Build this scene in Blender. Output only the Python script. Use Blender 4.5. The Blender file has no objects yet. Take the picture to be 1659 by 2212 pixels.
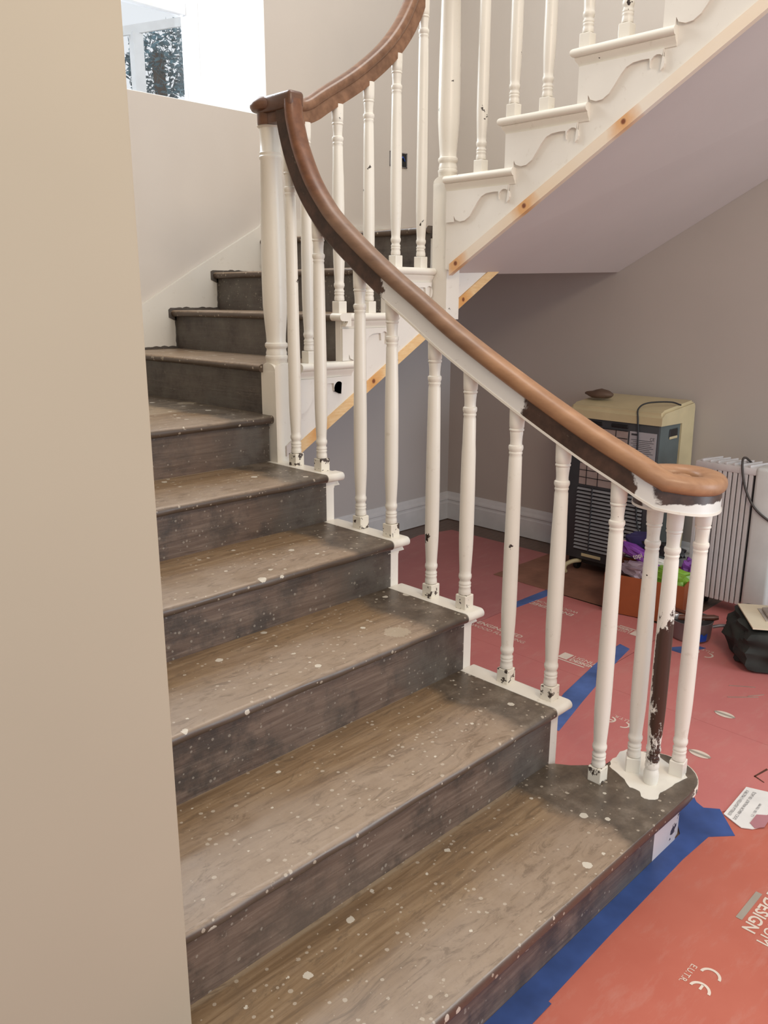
import bpy, bmesh, math, random
from mathutils import Vector, Matrix, noise
random.seed(7)
PI = math.pi
SC = bpy.context.scene
COL = SC.collection

# ------------------------------------------------------------------ camera, world, lights, exposure
cam_d = bpy.data.cameras.new('camera'); cam = bpy.data.objects.new('camera', cam_d); COL.objects.link(cam)
CAM = Vector((-1.8663, -0.8271, 1.4969))
FW = Vector((0.6840381, 0.68480831, -0.25125576)); RT = Vector((0.70803826, -0.70616801, 0.00292702)); UP = Vector((0.17542433, 0.17990089, 0.96791631))
M = Matrix((RT, UP, -FW)).transposed().to_4x4(); M.translation = CAM
cam.matrix_world = M
cam_d.sensor_fit = 'VERTICAL'; cam_d.sensor_height = 24.0; cam_d.lens = 24.0 * 1768.5 / 2212.0
cam_d.clip_start = 0.02
SC.camera = cam

SC.view_settings.view_transform = 'Standard'; SC.view_settings.look = 'None'
SC.view_settings.gamma = 1.0; SC.view_settings.use_curve_mapping = False
SC.view_settings.exposure = -0.10

w = bpy.data.worlds.new('world'); SC.world = w; w.use_nodes = True
bg = w.node_tree.nodes['Background']; bg.inputs[0].default_value = (0.90, 0.95, 1.0, 1); bg.inputs[1].default_value = 1.02

def area(name, loc, target, size, power, color, sy=None):
    l = bpy.data.lights.new(name, 'AREA'); l.energy = power; l.color = color; l.size = size
    if sy: l.shape = 'RECTANGLE'; l.size_y = sy
    o = bpy.data.objects.new(name, l); COL.objects.link(o); o.location = loc
    o.rotation_euler = (Vector(target) - Vector(loc)).to_track_quat('-Z', 'Y').to_euler()
    return o
area('stair_window_daylight', (0.1, 3.55, 3.3), (-0.1, 1.2, 1.0), 1.1, 105, (0.86, 0.93, 1.0), 1.3)
area('hall_ceiling_light', (-0.9, -1.6, 3.1), (0.2, 0.6, 0.4), 0.8, 38, (1.0, 0.80, 0.58))
area('stairwell_fill_light', (0.7, 0.9, 4.25), (0.6, 1.6, 1.0), 1.2, 34, (1.0, 0.95, 0.88))  # unseen fill lamp added to brighten the upper walls and treads
area('hall_side_window_daylight', (1.6, -3.2, 1.5), (1.6, 2.4, 0.5), 1.6, 58, (0.80, 0.90, 1.0), 1.8)

# ------------------------------------------------------------------ materials
class NT:
    def __init__(s, name):
        s.m = bpy.data.materials.new(name); s.m.use_nodes = True; s.t = s.m.node_tree; s.n = s.t.nodes
        s.b = s.n['Principled BSDF']
        g = s.n.new('ShaderNodeNewGeometry'); s.pos = g.outputs['Position']; s.nor = g.outputs['Normal']
    def link(s, a, b): s.t.links.new(a, b)
    def _in(s, sock, v):
        if hasattr(v, 'is_output') or isinstance(v, bpy.types.NodeSocket): s.link(v, sock)
        elif isinstance(v, (tuple, list)) and len(v) == 3 and sock.type == 'RGBA': sock.default_value = (*v, 1)
        else: sock.default_value = v
    def mapp(s, scale=(1, 1, 1), loc=(0, 0, 0), vec=None):
        n = s.n.new('ShaderNodeMapping'); s.link(vec or s.pos, n.inputs[0]); n.inputs['Scale'].default_value = scale; n.inputs['Location'].default_value = loc
        return n.outputs[0]
    def noise(s, scale=5, detail=4, rough=.55, vec=None, dist=0):
        n = s.n.new('ShaderNodeTexNoise'); s.link(vec or s.pos, n.inputs['Vector'])
        n.inputs['Scale'].default_value = scale; n.inputs['Detail'].default_value = detail; n.inputs['Roughness'].default_value = rough; n.inputs['Distortion'].default_value = dist
        return n.outputs['Fac']
    def voro(s, scale=20, vec=None):
        n = s.n.new('ShaderNodeTexVoronoi'); s.link(vec or s.pos, n.inputs['Vector']); n.inputs['Scale'].default_value = scale
        return n.outputs['Distance'], n.outputs['Color']
    def ramp(s, v, stops, interp='LINEAR'):
        n = s.n.new('ShaderNodeValToRGB'); s.link(v, n.inputs[0]); cr = n.color_ramp; cr.interpolation = interp
        while len(cr.elements) < len(stops): cr.elements.new(.5)
        for e, (p, c) in zip(cr.elements, stops):
            e.position = p; e.color = (*c, 1) if isinstance(c, (tuple, list)) else (c, c, c, 1)
        return n.outputs[0]
    def step(s, v, a, b):   # smooth 0..1 between a and b
        n = s.n.new('ShaderNodeMapRange'); s._in(n.inputs[0], v); n.inputs[1].default_value = a; n.inputs[2].default_value = b
        n.inputs[3].default_value = 0; n.inputs[4].default_value = 1; n.clamp = True
        return n.outputs[0]
    def math(s, op, a, b=0.0):
        n = s.n.new('ShaderNodeMath'); n.operation = op; s._in(n.inputs[0], a); s._in(n.inputs[1], b); return n.outputs[0]
    def xyz(s, vec=None):
        n = s.n.new('ShaderNodeSeparateXYZ'); s.link(vec or s.pos, n.inputs[0]); return n.outputs
    def mix(s, f, a, b):
        n = s.n.new('ShaderNodeMix'); n.data_type = 'RGBA'; s._in(n.inputs[0], f); s._in(n.inputs[6], a); s._in(n.inputs[7], b); return n.outputs[2]
    def dist(s, p):
        n = s.n.new('ShaderNodeVectorMath'); n.operation = 'DISTANCE'; s.link(s.pos, n.inputs[0]); n.inputs[1].default_value = p; return n.outputs['Value']
    def bump(s, h, strength=.2, d=.002):
        n = s.n.new('ShaderNodeBump'); n.inputs['Strength'].default_value = strength; n.inputs['Distance'].default_value = d
        s.link(h, n.inputs['Height']); s.link(n.outputs[0], s.b.inputs['Normal'])
    def out(s, col=None, rough=.5, metal=0.0, spec=None):
        if col is not None: s._in(s.b.inputs['Base Color'], col)
        s._in(s.b.inputs['Roughness'], rough); s._in(s.b.inputs['Metallic'], metal)
        if spec is not None: s.b.inputs['Specular IOR Level'].default_value = spec
        return s.m

def plain(name, col, rough=.5, metal=0.0, var=.06):
    t = NT(name); n = t.noise(9, 3)
    a = tuple(c * (1 - var) for c in col); b = tuple(min(1, c * (1 + var)) for c in col)
    return t.out(t.ramp(n, [(.3, a), (.7, b)]), rough, metal)

def wall_mat(name, col):
    t = NT(name); n = t.noise(2.0, 3); f = t.noise(160, 2)
    t.bump(f, .05, .001)
    return t.out(t.ramp(n, [(.25, tuple(c * .97 for c in col)), (.75, tuple(min(1, c * 1.03) for c in col))]), .75)
M_WALL = wall_mat('greige_wall_paint', (.64, .58, .52))
M_PIER = wall_mat('beige_wall_paint', (.45, .385, .29))
M_SOFFIT = wall_mat('soffit_plaster', (.62, .55, .51))
M_RWALL = wall_mat('shade_toned_wall_paint', (.49, .435, .39))  # wall tone darkened to hold the shade below the upper flight
def grey_wall():
    t = NT('grey_wall_tone'); n = t.noise(2.0, 3)
    return t.out(t.ramp(n, [(.25, (.50, .475, .455)), (.75, (.53, .50, .48))]), .7)
M_GWALL = grey_wall()  # darker and greyer than the wall above the stairs
M_SKIRT = plain('skirting_gloss_paint', (.68, .68, .68), .35)
M_REVEAL = plain('white_reveal_paint', (.88, .89, .89), .6, 0, .01)
M_UPVC = plain('white_window_frame', (.85, .86, .88), .3)

def white_paint(name, base=(.81, .76, .67), chip=.70, chipcol=(.035, .02, .014), sc=14, sh=0.0):
    t = NT(name)
    n = t.noise(sc, 5, .6); n2 = t.noise(3.0, 3); fine = t.noise(60, 3)
    c = t.ramp(n2, [(.3, tuple(x * .95 for x in base)), (.7, tuple(min(1, x * 1.03) for x in base))])
    dirt = t.step(t.noise(30, 4, .7), .62, .74)
    c = t.mix(t.math('MULTIPLY', dirt, .25), c, (.42, .34, .24))
    ch = t.step(n, chip, chip + .012)
    c = t.mix(ch, c, chipcol)
    h = t.math('SUBTRACT', t.math('MULTIPLY', fine, .15), ch); t.bump(h, .5, .0012)
    return t.out(c, .33, 0, .45)
M_WHITE = white_paint('aged_white_gloss')
M_STRING = white_paint('aged_white_string_paint', (.80, .755, .685), .752, sc=11)
M_CLEAN = white_paint('cream_wall_string_paint', (.78, .735, .66), .74, (.16, .12, .08), 9)

def foot_paint():  # baluster base blocks with scuffed dark faces
    t = NT('scuffed_white_gloss')
    n = t.noise(38, 4, .65)
    ch = t.step(n, .565, .585)
    c = t.mix(ch, (.80, .74, .63), (.07, .05, .04)); t.bump(t.math('MULTIPLY', ch, -1.0), .5, .001)
    return t.out(c, .38)
M_FOOT = foot_paint()

def stripped():
    t = NT('peeling_white_over_dark_wood')
    X, Y, Z = t.xyz()
    nn = t.noise(30, 7, .78, t.mapp((1, 1, .4)))
    # side facing the room (towards -x -y) is stripped between knee and hip height
    side = t.math('ADD', t.math('MULTIPLY', t.math('SUBTRACT', X, .138), -.55), t.math('MULTIPLY', t.math('SUBTRACT', Y, .099), -.9))
    a = t.step(side, -.012, .012)
    zz = t.ramp(Z, [(.0, 0.0), (.195, 0.0), (.24, .50), (.42, .72), (.60, .95), (.655, .5), (.72, .28), (.80, .12), (.86, .0)])
    s_ = t.math('MULTIPLY', zz, t.math('ADD', t.math('MULTIPLY', a, .75), .38))
    f = t.step(t.math('SUBTRACT', t.math('ADD', s_, t.math('MULTIPLY', t.math('SUBTRACT', nn, .5), 2.0)), .56), 0, .02)
    c = t.mix(f, (.80, .76, .68), (.055, .026, .017)); t.bump(t.math('MULTIPLY', f, -1.0), .7, .002)
    return t.out(c, .4)
M_STRIP = stripped()

def tread_mat(name, dark_x=None, sheen_dust=False):
    t = NT(name); X, Y, Z = t.xyz(); NX, NY, NZ = t.xyz(t.nor)
    gr = t.noise(3.2, 7, .62, t.mapp((.9, 13, 13)), 1.2)
    big = t.noise(2.1, 4, .6); mid = t.noise(11, 5, .65); fine = t.noise(55, 4, .7)
    c = t.ramp(gr, [(.28, (.165, .098, .048)), (.45, (.24, .152, .080)), (.6, (.30, .200, .112)), (.78, (.36, .255, .155))])
    pale = t.ramp(mid, [(.3, (.29, .212, .150)), (.7, (.40, .305, .228))])
    if sheen_dust:   # reflected sheen painted pale towards each nosing, browner towards the riser behind
        v0 = t.math('DIVIDE', t.math('SUBTRACT', Y, t.math('MULTIPLY', t.math('SUBTRACT', Z, .163), 1.812)), .3306); v = t.math('ADD', v0, t.math('MULTIPLY', t.math('SUBTRACT', big, .5), 1.3))
        pf = t.math('SUBTRACT', 1.0, t.step(v, .30, .72))
    else: pf = t.step(big, .36, .58)
    c = t.mix(t.math('MULTIPLY', pf, .72), c, pale)
    c = t.mix(t.math('MULTIPLY', t.step(mid, .54, .80), .55), c, (.19, .125, .075))
    c = t.mix(t.math('MULTIPLY', t.step(fine, .56, .72), .30), c, (.15, .10, .065))
    if sheen_dust: c = t.mix(t.math('MULTIPLY', t.step(t.math('ADD', v0, t.math('MULTIPLY', mid, .02)), 1.055, 1.072), .6), c, (.40, .31, .21))
    gr2 = t.noise(7, 6, .75, t.mapp((.8, 3, 3)), 2.5); c = t.mix(t.math('MULTIPLY', t.step(gr2, .52, .64), .55), c, (.125, .082, .048))
    if dark_x is not None:
        e = t.math('ADD', X, t.math('MULTIPLY', t.math('SUBTRACT', t.noise(6, 4), .5), .16))
        dk = t.step(e, dark_x - .015, dark_x + .03)
        dcol = t.ramp(t.noise(13, 6, .7), [(.3, (.035, .027, .021)), (.52, (.10, .078, .057)), (.72, (.21, .17, .13))])
        c = t.mix(t.math('MULTIPLY', dk, .88), c, dcol)
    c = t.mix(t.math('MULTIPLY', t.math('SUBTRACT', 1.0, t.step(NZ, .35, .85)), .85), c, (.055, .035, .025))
    wob = t.math('MULTIPLY', t.noise(90, 3, .7), .30)
    for sc, pw, sz, f, col in ((80, 7.0, .46, .6, (.56, .48, .38)), (30, 12.0, .44, .75, (.72, .66, .55)), (8, 14.0, .42, .5, (.50, .42, .31))):
        d, rc = t.voro(sc); r = t.xyz(rc)
        sp = t.math('LESS_THAN', t.math('ADD', d, t.math('SUBTRACT', wob, .12)), t.math('MULTIPLY', t.math('POWER', r[0], pw), sz))
        c = t.mix(t.math('MULTIPLY', sp, f), c, col)
    sx_ = t.step(t.noise(24, 4, .8, t.mapp((1.6, 1, 1)), 2.0), .67, .70)
    c = t.mix(t.math('MULTIPLY', sx_, .4), c, (.58, .49, .37))
    t.bump(t.math('ADD', t.math('MULTIPLY', gr, .4), t.math('MULTIPLY', mid, .6)), .3, .003)
    return t.out(c, t.math('ADD', t.math('MULTIPLY', mid, .35), .20), 0, .7)
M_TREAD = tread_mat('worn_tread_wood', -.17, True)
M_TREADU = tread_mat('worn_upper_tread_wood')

def riser_mat():
    t = NT('dark_stained_riser_wood'); X, Y, Z = t.xyz()
    gr = t.noise(3, 6, .62, t.mapp((1.4, 1.4, 22)), 1.0); mid = t.noise(8, 6, .68); big = t.noise(1.9, 3)
    c = t.ramp(gr, [(.3, (.095, .060, .045)), (.5, (.150, .102, .078)), (.72, (.225, .162, .125))])
    c = t.mix(t.math('MULTIPLY', t.step(mid, .47, .62), .75), c, (.042, .035, .031))
    c = t.mix(t.math('MULTIPLY', t.step(big, .5, .7), .45), c, (.23, .165, .125))
    e = t.math('ADD', X, t.math('MULTIPLY', t.math('SUBTRACT', t.noise(5, 3), .5), .3))
    c = t.mix(t.math('MULTIPLY', t.step(e, -.30, -.12), .72), c, t.ramp(mid, [(.35, (.028, .028, .029)), (.7, (.17, .155, .135))]))
    d, rc = t.voro(85); r = t.xyz(rc)
    sp = t.math('LESS_THAN', t.math('ADD', d, t.math('SUBTRACT', t.math('MULTIPLY', t.noise(110, 2), .3), .12)), t.math('MULTIPLY', t.math('POWER', r[0], 6.0), .42))
    c = t.mix(t.math('MULTIPLY', sp, .42), c, (.46, .41, .34))
    sc_ = t.step(t.noise(20, 4, .8, t.mapp((1, 1, 1.5)), 2.5), .66, .70)
    c = t.mix(t.math('MULTIPLY', sc_, .45), c, (.34, .29, .24))
    t.bump(t.math('ADD', gr, mid), .4, .003)
    return t.out(c, .42, 0, .45)
M_RISER = riser_mat()

def rail_mat(name, a, b, rough=.32):
    t = NT(name); gr = t.noise(4, 5, .6, t.mapp((8, 2, 8))); big = t.noise(6, 3)
    c = t.ramp(gr, [(.3, a), (.7, b)]); c = t.mix(t.math('MULTIPLY', t.step(big, .45, .75), .5), c, tuple(x * .55 for x in a))
    return t.out(c, rough, 0, .5)
def lower_rail():
    t = NT('sanded_mahogany_rail'); X, Y, Z = t.xyz()
    gr = t.noise(4, 5, .6, t.mapp((8, 2, 8))); big = t.noise(5, 4)
    light = t.ramp(gr, [(.3, (.30, .152, .078)), (.7, (.42, .228, .122))])
    dark = t.ramp(gr, [(.3, (.12, .048, .024)), (.7, (.21, .088, .043))])
    mid = t.ramp(gr, [(.3, (.18, .10, .062)), (.7, (.28, .165, .105))])
    c = t.mix(t.step(t.math('ADD', Y, t.math('MULTIPLY', big, .25)), .72, .98), light, mid)
    c = t.mix(t.step(t.math('ADD', Z, t.math('MULTIPLY', big, .2)), 1.80, 2.0), c, dark)
    return t.out(c, .38, 0, .4)
M_RAIL = lower_rail()
M_RAILD = rail_mat('dark_mahogany_rail', (.09, .040, .024), (.17, .08, .045), .3)
M_RAILM = rail_mat('brown_mahogany_rail', (.15, .07, .036), (.28, .145, .08), .28)

def subrail_mat():
    t = NT('part_stripped_under_rail'); X, Y, Z = t.xyz()
    n = t.noise(22, 5, .65); k = t.math('MULTIPLY', t.math('SUBTRACT', n, .5), .10)
    y = t.math('ADD', Y, k)
    white = (.70, .67, .63)
    # bare dark wood stretch low on the rail, white in the middle, bare again up the ramp
    bare1 = t.math('MULTIPLY', t.step(y, .155, .165), t.math('SUBTRACT', 1.0, t.step(y, .505, .515)))
    bare2 = t.step(t.math('ADD', y, t.math('MULTIPLY', k, .5)), 1.065, 1.075)
    v = t.step(t.math('ADD', Z, t.math('MULTIPLY', k, .25)), 1.003, 1.006)   # volute: dark upper band over white lower band
    vol = t.math('MULTIPLY', t.math('SUBTRACT', 1.0, t.step(y, .10, .115)), v)
    f = t.math('MAXIMUM', t.math('MAXIMUM', bare1, bare2), vol)
    c = t.mix(f, white, t.ramp(n, [(.35, (.035, .017, .012)), (.7, (.085, .042, .028))]))
    scr = t.step(t.noise(50, 4, .7, t.mapp((1, .3, 1))), .66, .69)
    c = t.mix(t.math('MULTIPLY', scr, .5), c, (.2, .15, .11))
    return t.out(c, .38)
M_SUB = subrail_mat()

def pine(name, painted=False, knots=()):
    t = NT(name); gr = t.noise(5, 4, .6, t.mapp((4, 4, 22)))
    c = t.ramp(gr, [(.3, (.74, .46, .20)), (.7, (.84, .60, .32))])
    k = None
    for p in knots:
        d = t.dist(p); q = t.math('ADD', d, t.math('MULTIPLY', t.math('SUBTRACT', t.noise(18, 3), .5), .05))
        o = t.math('SUBTRACT', 1.0, t.step(q, .02, .075)); k_ = t.math('SUBTRACT', 1.0, t.step(d, .006, .012))
        if k is None: k, kk = o, k_
        else: k, kk = t.math('MAXIMUM', k, o), t.math('MAXIMUM', kk, k_)
    if painted: c = t.mix(t.step(t.noise(2.3, 3), .3, .7), (.80, .72, .62), (.78, .62, .45))
    if k is not None:
        c = t.mix(t.math('MULTIPLY', k, .8), c, (.66, .30, .07)); c = t.mix(kk, c, (.20, .055, .015))
    return t.out(c, .5)
M_PINE = pine('bare_pine_strip', False, [(.20, 1.604, .995), (.50, 1.604, 1.172), (1.06, 1.604, 1.498)])
M_PINE2 = pine('part_primed_pine_strip', True, [(.832, .735, 2.082), (.832, 1.13, 1.842), (.832, 1.462, 1.642)])

def sheet_mat(name, a, b):
    t = NT(name); n = t.noise(2.2, 5, .6); d = t.noise(6, 6, .7, t.mapp((1, 3, 1)))
    c = t.ramp(n, [(.3, a), (.7, b)])
    c = t.mix(t.math('MULTIPLY', t.step(d, .52, .78), .35), c, (.56, .33, .27))
    vd, vc = t.voro(14); r = t.xyz(vc)
    c = t.mix(t.math('MULTIPLY', t.math('LESS_THAN', vd, t.math('MULTIPLY', t.math('POWER', r[0], 9.0), .11)), .7), c, (.85, .62, .52))
    return t.out(c, .48, 0, .35)
M_SHEET = sheet_mat('red_protection_board', (.50, .155, .145), (.58, .195, .175))
M_SHEETO = sheet_mat('orange_red_protection_board', (.46, .115, .075), (.53, .155, .105))  # board's own orange-red plus a warm-light tint put into the colour
M_SHEETP = sheet_mat('dusty_red_protection_board', (.42, .145, .145), (.50, .185, .175))
M_PRINT = plain('pale_print', (.72, .60, .50), .6)
M_PRINTD = plain('grey_print', (.36, .31, .25), .6)
M_TAPE = plain('blue_masking_tape', (.035, .075, .235), .55, 0, .25)
M_TAPEL = plain('light_blue_masking_tape', (.07, .125, .32), .55, 0, .3)
def wood_floor():
    t = NT('dark_wood_floor'); gr = t.noise(4, 6, .6, t.mapp((3, 20, 1)))
    c = t.ramp(gr, [(.3, (.10, .06, .045)), (.7, (.19, .12, .085))]); return t.out(c, .4)
M_FLOOR = wood_floor()
M_CARD = plain('brown_paper', (.27, .125, .08), .7, 0, .2)
M_BOX = plain('orange_brown_card', (.30, .075, .022), .6, 0, .1)
M_CREAM = plain('cream_plastic', (.56, .47, .28), .4)
M_DGREY = plain('dark_grey_metal', (.045, .047, .052), .45, 0, .12)
M_BGREY = plain('blue_grey_metal', (.10, .125, .125), .45, 0, .1)
M_SLAT = plain('louvre_grey', (.25, .25, .26), .4, 0, .1)
M_BLACK = plain('black_plastic', (.012, .012, .013), .45)
M_MESHP = plain('dusty_mesh_panel', (.34, .27, .245), .7, 0, .15)
M_LABEL = plain('silver_label', (.40, .39, .41), .4)
M_RAD = plain('radiator_enamel', (.60, .575, .565), .4)
M_RADH = plain('radiator_housing', (.68, .69, .67), .35)
M_RADP = plain('radiator_control_panel', (.33, .335, .29), .45)
M_GAP = plain('dark_gap', (.02, .018, .02), .7)
M_TAN = plain('leather_brown', (.12, .07, .045), .7, 0, .3)
M_PURPLE = plain('purple_wrapper', (.19, .05, .28), .3, 0, .2)
M_NAVY = plain('navy_wrapper', (.045, .04, .12), .4, 0, .2)
M_GREEN = plain('lime_wrapper', (.17, .32, .03), .35, 0, .2)
M_CLEARBAG = plain('cloudy_plastic_bag', (.30, .22, .25), .2, 0, .4)
M_WHITEP = plain('white_paper', (.78, .75, .71), .6)
M_PINK = plain('pink_wrapper', (.45, .2, .22), .4)
M_STEEL = plain('dull_steel', (.26, .245, .25), .42, .5, .2)
M_BRIGHT = plain('bright_steel', (.62, .60, .58), .3, .7)
M_BRUSH = plain('dark_varnished_wood', (.10, .035, .02), .35, 0, .3)
M_BLADE = plain('dusty_pale_wood', (.36, .25, .20), .6, 0, .2)
M_BAG = plain('black_canvas', (.022, .024, .02), .8, 0, .5)
M_BOARD = plain('cream_board', (.78, .68, .50), .5, 0, .06)
M_BLOCK = plain('brown_sanding_block', (.22, .135, .10), .6, 0, .2)
M_TRAYC = plain('cloudy_plastic_tray', (.42, .36, .31), .25, 0, .3)
M_BLUEP = plain('bright_blue_tape', (.01, .07, .42), .4, 0, .3)
M_LEAF = plain('blue_green_foliage', (.09, .20, .25), .6, 0, .5)
M_TRUNK = plain('bark', (.1, .08, .07), .8)
M_OUT = plain('white_painted_timber', (.85, .87, .88), .5)
M_ROOF = plain('pale_roof', (.30, .45, .50), .6)
M_CABLE = plain('dark_cable', (.05, .04, .035), .5)
def glass():
    t = NT('window_glass'); t.n.remove(t.b); o = t.n['Material Output']
    tr = t.n.new('ShaderNodeBsdfTransparent'); gl = t.n.new('ShaderNodeBsdfGlossy'); gl.inputs['Roughness'].default_value = .02
    fr = t.n.new('ShaderNodeFresnel'); mx = t.n.new('ShaderNodeMixShader'); t.link(fr.outputs[0], mx.inputs[0]); t.link(tr.outputs[0], mx.inputs[1]); t.link(gl.outputs[0], mx.inputs[2]); t.link(mx.outputs[0], o.inputs[0])
    return t.m
M_GLASS = glass()

# ------------------------------------------------------------------ helpers (all geometry given in world coordinates)
WLOC = {}
def obj(name, bm, mat, parent=None, smooth=False, label=None):
    me = bpy.data.meshes.new(name)
    bmesh.ops.recalc_face_normals(bm, faces=bm.faces)
    if parent: off = WLOC[parent.name]
    else:
        xs = [v.co for v in bm.verts]
        off = Vector(((min(v.x for v in xs) + max(v.x for v in xs)) / 2, (min(v.y for v in xs) + max(v.y for v in xs)) / 2, min(v.z for v in xs)))
    org = off
    for v in bm.verts: v.co -= off
    bm.to_mesh(me); bm.free()
    o = bpy.data.objects.new(name, me); COL.objects.link(o)
    if parent: o.parent = parent
    else: o.location = off
    WLOC[o.name] = Vector(org) if not parent else Vector(WLOC[parent.name])
    me.materials.append(mat)
    if smooth: smooth_angle(me)
    if label: o['label'] = label
    return o
def smooth_angle(me, ang=.7):
    for p in me.polygons: p.use_smooth = True
    b = bmesh.new(); b.from_mesh(me)
    for e in b.edges:
        if len(e.link_faces) == 2 and e.calc_face_angle(0) > ang: e.smooth = False
    b.to_mesh(me); b.free()
def thing(name, label, cat, loc, group=None):
    o = bpy.data.objects.new(name, None); COL.objects.link(o); o.location = loc; o.empty_display_size = .05
    WLOC[o.name] = Vector(loc); o['label'] = label; o['category'] = cat
    if group: o['group'] = group
    return o
def tag(o, label, cat, group=None):
    o['label'] = label; o['category'] = cat
    if group: o['group'] = group
    return o
def struct(o): o['kind'] = 'structure'; return o
def bx(bm, x0, x1, y0, y1, z0, z1, bev=0.0, seg=2):
    r = bmesh.ops.create_cube(bm, size=1.0); vs = r['verts']
    for v in vs: v.co = Vector((x0 + (v.co.x + .5) * (x1 - x0), y0 + (v.co.y + .5) * (y1 - y0), z0 + (v.co.z + .5) * (z1 - z0)))
    if bev > 0:
        es = list({e for v in vs for e in v.link_edges}); bmesh.ops.bevel(bm, geom=es, offset=bev, segments=seg, profile=.5, affect='EDGES')
    return vs
def box(*a, **k): b = bmesh.new(); bx(b, *a, **k); return b
def extr(bm, pts, a0, a1, axis, nseg=1, jit=None):
    """pts: closed 2-D polygon; extruded along axis ('x': pts are (y,z); 'y': (x,z); 'z': (x,y))."""
    rings = []
    for i in range(nseg + 1):
        a = a0 + (a1 - a0) * i / nseg; ring = []
        for j, (p, q) in enumerate(pts):
            if jit: p, q = jit(a, j, p, q)
            co = {'x': (a, p, q), 'y': (p, a, q), 'z': (p, q, a)}[axis]
            ring.append(bm.verts.new(co))
        rings.append(ring)
    n = len(pts)
    for i in range(nseg):
        for j in range(n): bm.faces.new((rings[i][j], rings[i][(j + 1) % n], rings[i + 1][(j + 1) % n], rings[i + 1][j]))
    bm.faces.new(rings[0]); bm.faces.new(list(reversed(rings[-1])))
def lathe(bm, cx, cy, prof, n=24):
    rings = []
    for r, z in prof: rings.append([bm.verts.new((cx + r * math.cos(2 * PI * i / n), cy + r * math.sin(2 * PI * i / n), z)) for i in range(n)])
    for a, b in zip(rings, rings[1:]):
        for i in range(n): bm.faces.new((a[i], a[(i + 1) % n], b[(i + 1) % n], b[i]))
    bm.faces.new(rings[0]); bm.faces.new(list(reversed(rings[-1])))
def tube(bm, pts, r, n=10, taper=None):
    pts = [Vector(p) for p in pts]; rings = []; up = Vector((0, 0, 1))
    prev = None
    for i, p in enumerate(pts):
        d = (pts[min(i + 1, len(pts) - 1)] - pts[max(i - 1, 0)]).normalized()
        if prev is None:
            a = d.cross(up if abs(d.z) < .9 else Vector((1, 0, 0))).normalized()
        else: a = (prev - d * prev.dot(d)).normalized()
        prev = a; b = d.cross(a); rr = r if taper is None else taper[i]
        rings.append([bm.verts.new(p + a * rr * math.cos(2 * PI * k / n) + b * rr * math.sin(2 * PI * k / n)) for k in range(n)])
    for A, B in zip(rings, rings[1:]):
        for k in range(n): bm.faces.new((A[k], A[(k + 1) % n], B[(k + 1) % n], B[k]))
    bm.faces.new(rings[0]); bm.faces.new(list(reversed(rings[-1])))
def crom(pts, m=8):
    P = [Vector(p) for p in pts]; P = [P[0] * 2 - P[1]] + P + [P[-1] * 2 - P[-2]]; out = []
    for i in range(1, len(P) - 2):
        for k in range(m):
            t = k / m; a, b, c, d = P[i - 1], P[i], P[i + 1], P[i + 2]
            out.append(.5 * ((2 * b) + (c - a) * t + (2 * a - 5 * b + 4 * c - d) * t * t + (3 * b - a - 3 * c + d) * t ** 3))
    out.append(P[-2]); return out
def sweep(bm, path, lats, sec, caps=True):
    """path: bottom-centre points; lats: horizontal lateral axis per point; sec: closed polygon (u lateral, v normal)."""
    rings = []
    for i, p in enumerate(path):
        d = (path[min(i + 1, len(path) - 1)] - path[max(i - 1, 0)]).normalized(); l = lats[i].normalized()
        nrm = l.cross(d).normalized()
        rings.append([bm.verts.new(p + l * u + nrm * v) for u, v in sec])
    n = len(sec)
    for A, B in zip(rings, rings[1:]):
        for k in range(n): bm.faces.new((A[k], A[(k + 1) % n], B[(k + 1) % n], B[k]))
    if caps: bm.faces.new(rings[0]); bm.faces.new(list(reversed(rings[-1])))
def poly_slab(bm, pts, z0, z1): extr(bm, pts, z0, z1, 'z')
def text_bm(bm, s, origin, dirv, upv, size, thick=.0006, bold=0.0, sx=1.0):
    cu = bpy.data.curves.new('t', 'FONT'); cu.body = s; cu.size = size; cu.extrude = 0; cu.offset = bold; cu.resolution_u = 3
    o = bpy.data.objects.new('t', cu); COL.objects.link(o); bpy.context.view_layer.update()
    me = bpy.data.meshes.new_from_object(o.evaluated_get(bpy.context.evaluated_depsgraph_get()))
    d = Vector(dirv).normalized(); u = Vector(upv).normalized(); n = d.cross(u); O = Vector(origin)
    vs = [bm.verts.new(O + d * v.co.x * sx + u * v.co.y + n * thick) for v in me.vertices]
    for p in me.polygons:
        try: bm.faces.new([vs[i] for i in p.vertices])
        except ValueError: pass
    COL.objects.unlink(o); bpy.data.objects.remove(o); bpy.data.curves.remove(cu); bpy.data.meshes.remove(me)

# ------------------------------------------------------------------ dimensions recovered from the photograph
ZL = {0: 0.0, 1: .163, 2: .354, 3: .549, 4: .717, 5: .892, 6: 1.070, 7: 1.260, 8: 1.444, 9: 1.626, 10: 1.801, 11: 1.982, 12: 2.161, 13: 2.339, 14: 2.518, 15: 2.697, 16: 2.876, 17: 3.055}
YN = {1: -.0055, 2: .3315, 3: .668, 4: .994, 5: 1.321, 6: 1.650}     # nosing lines of the lower flight
NO = .0285
XW = -1.25          # left end of the lower flight (side wall)
YB = 2.835          # back wall face
XR = 2.425          # right wall face
X7, X8, X9, X10 = .03, .325, .576, .876
YM = 1.61           # face of the middle flight's string
XU = .84            # face of the upper flight's string
RU = {11: 1.50, 12: 1.229, 13: .922, 14: .6175, 15: .313, 16: .008, 17: -.297, 18: -.60}
TOP = 4.3

# ------------------------------------------------------------------ structure
b = bmesh.new(); bx(b, -3.2, 3.0, -2.6, 3.2, -.06, -.004); struct(obj('floor', b, M_FLOOR))
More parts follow.
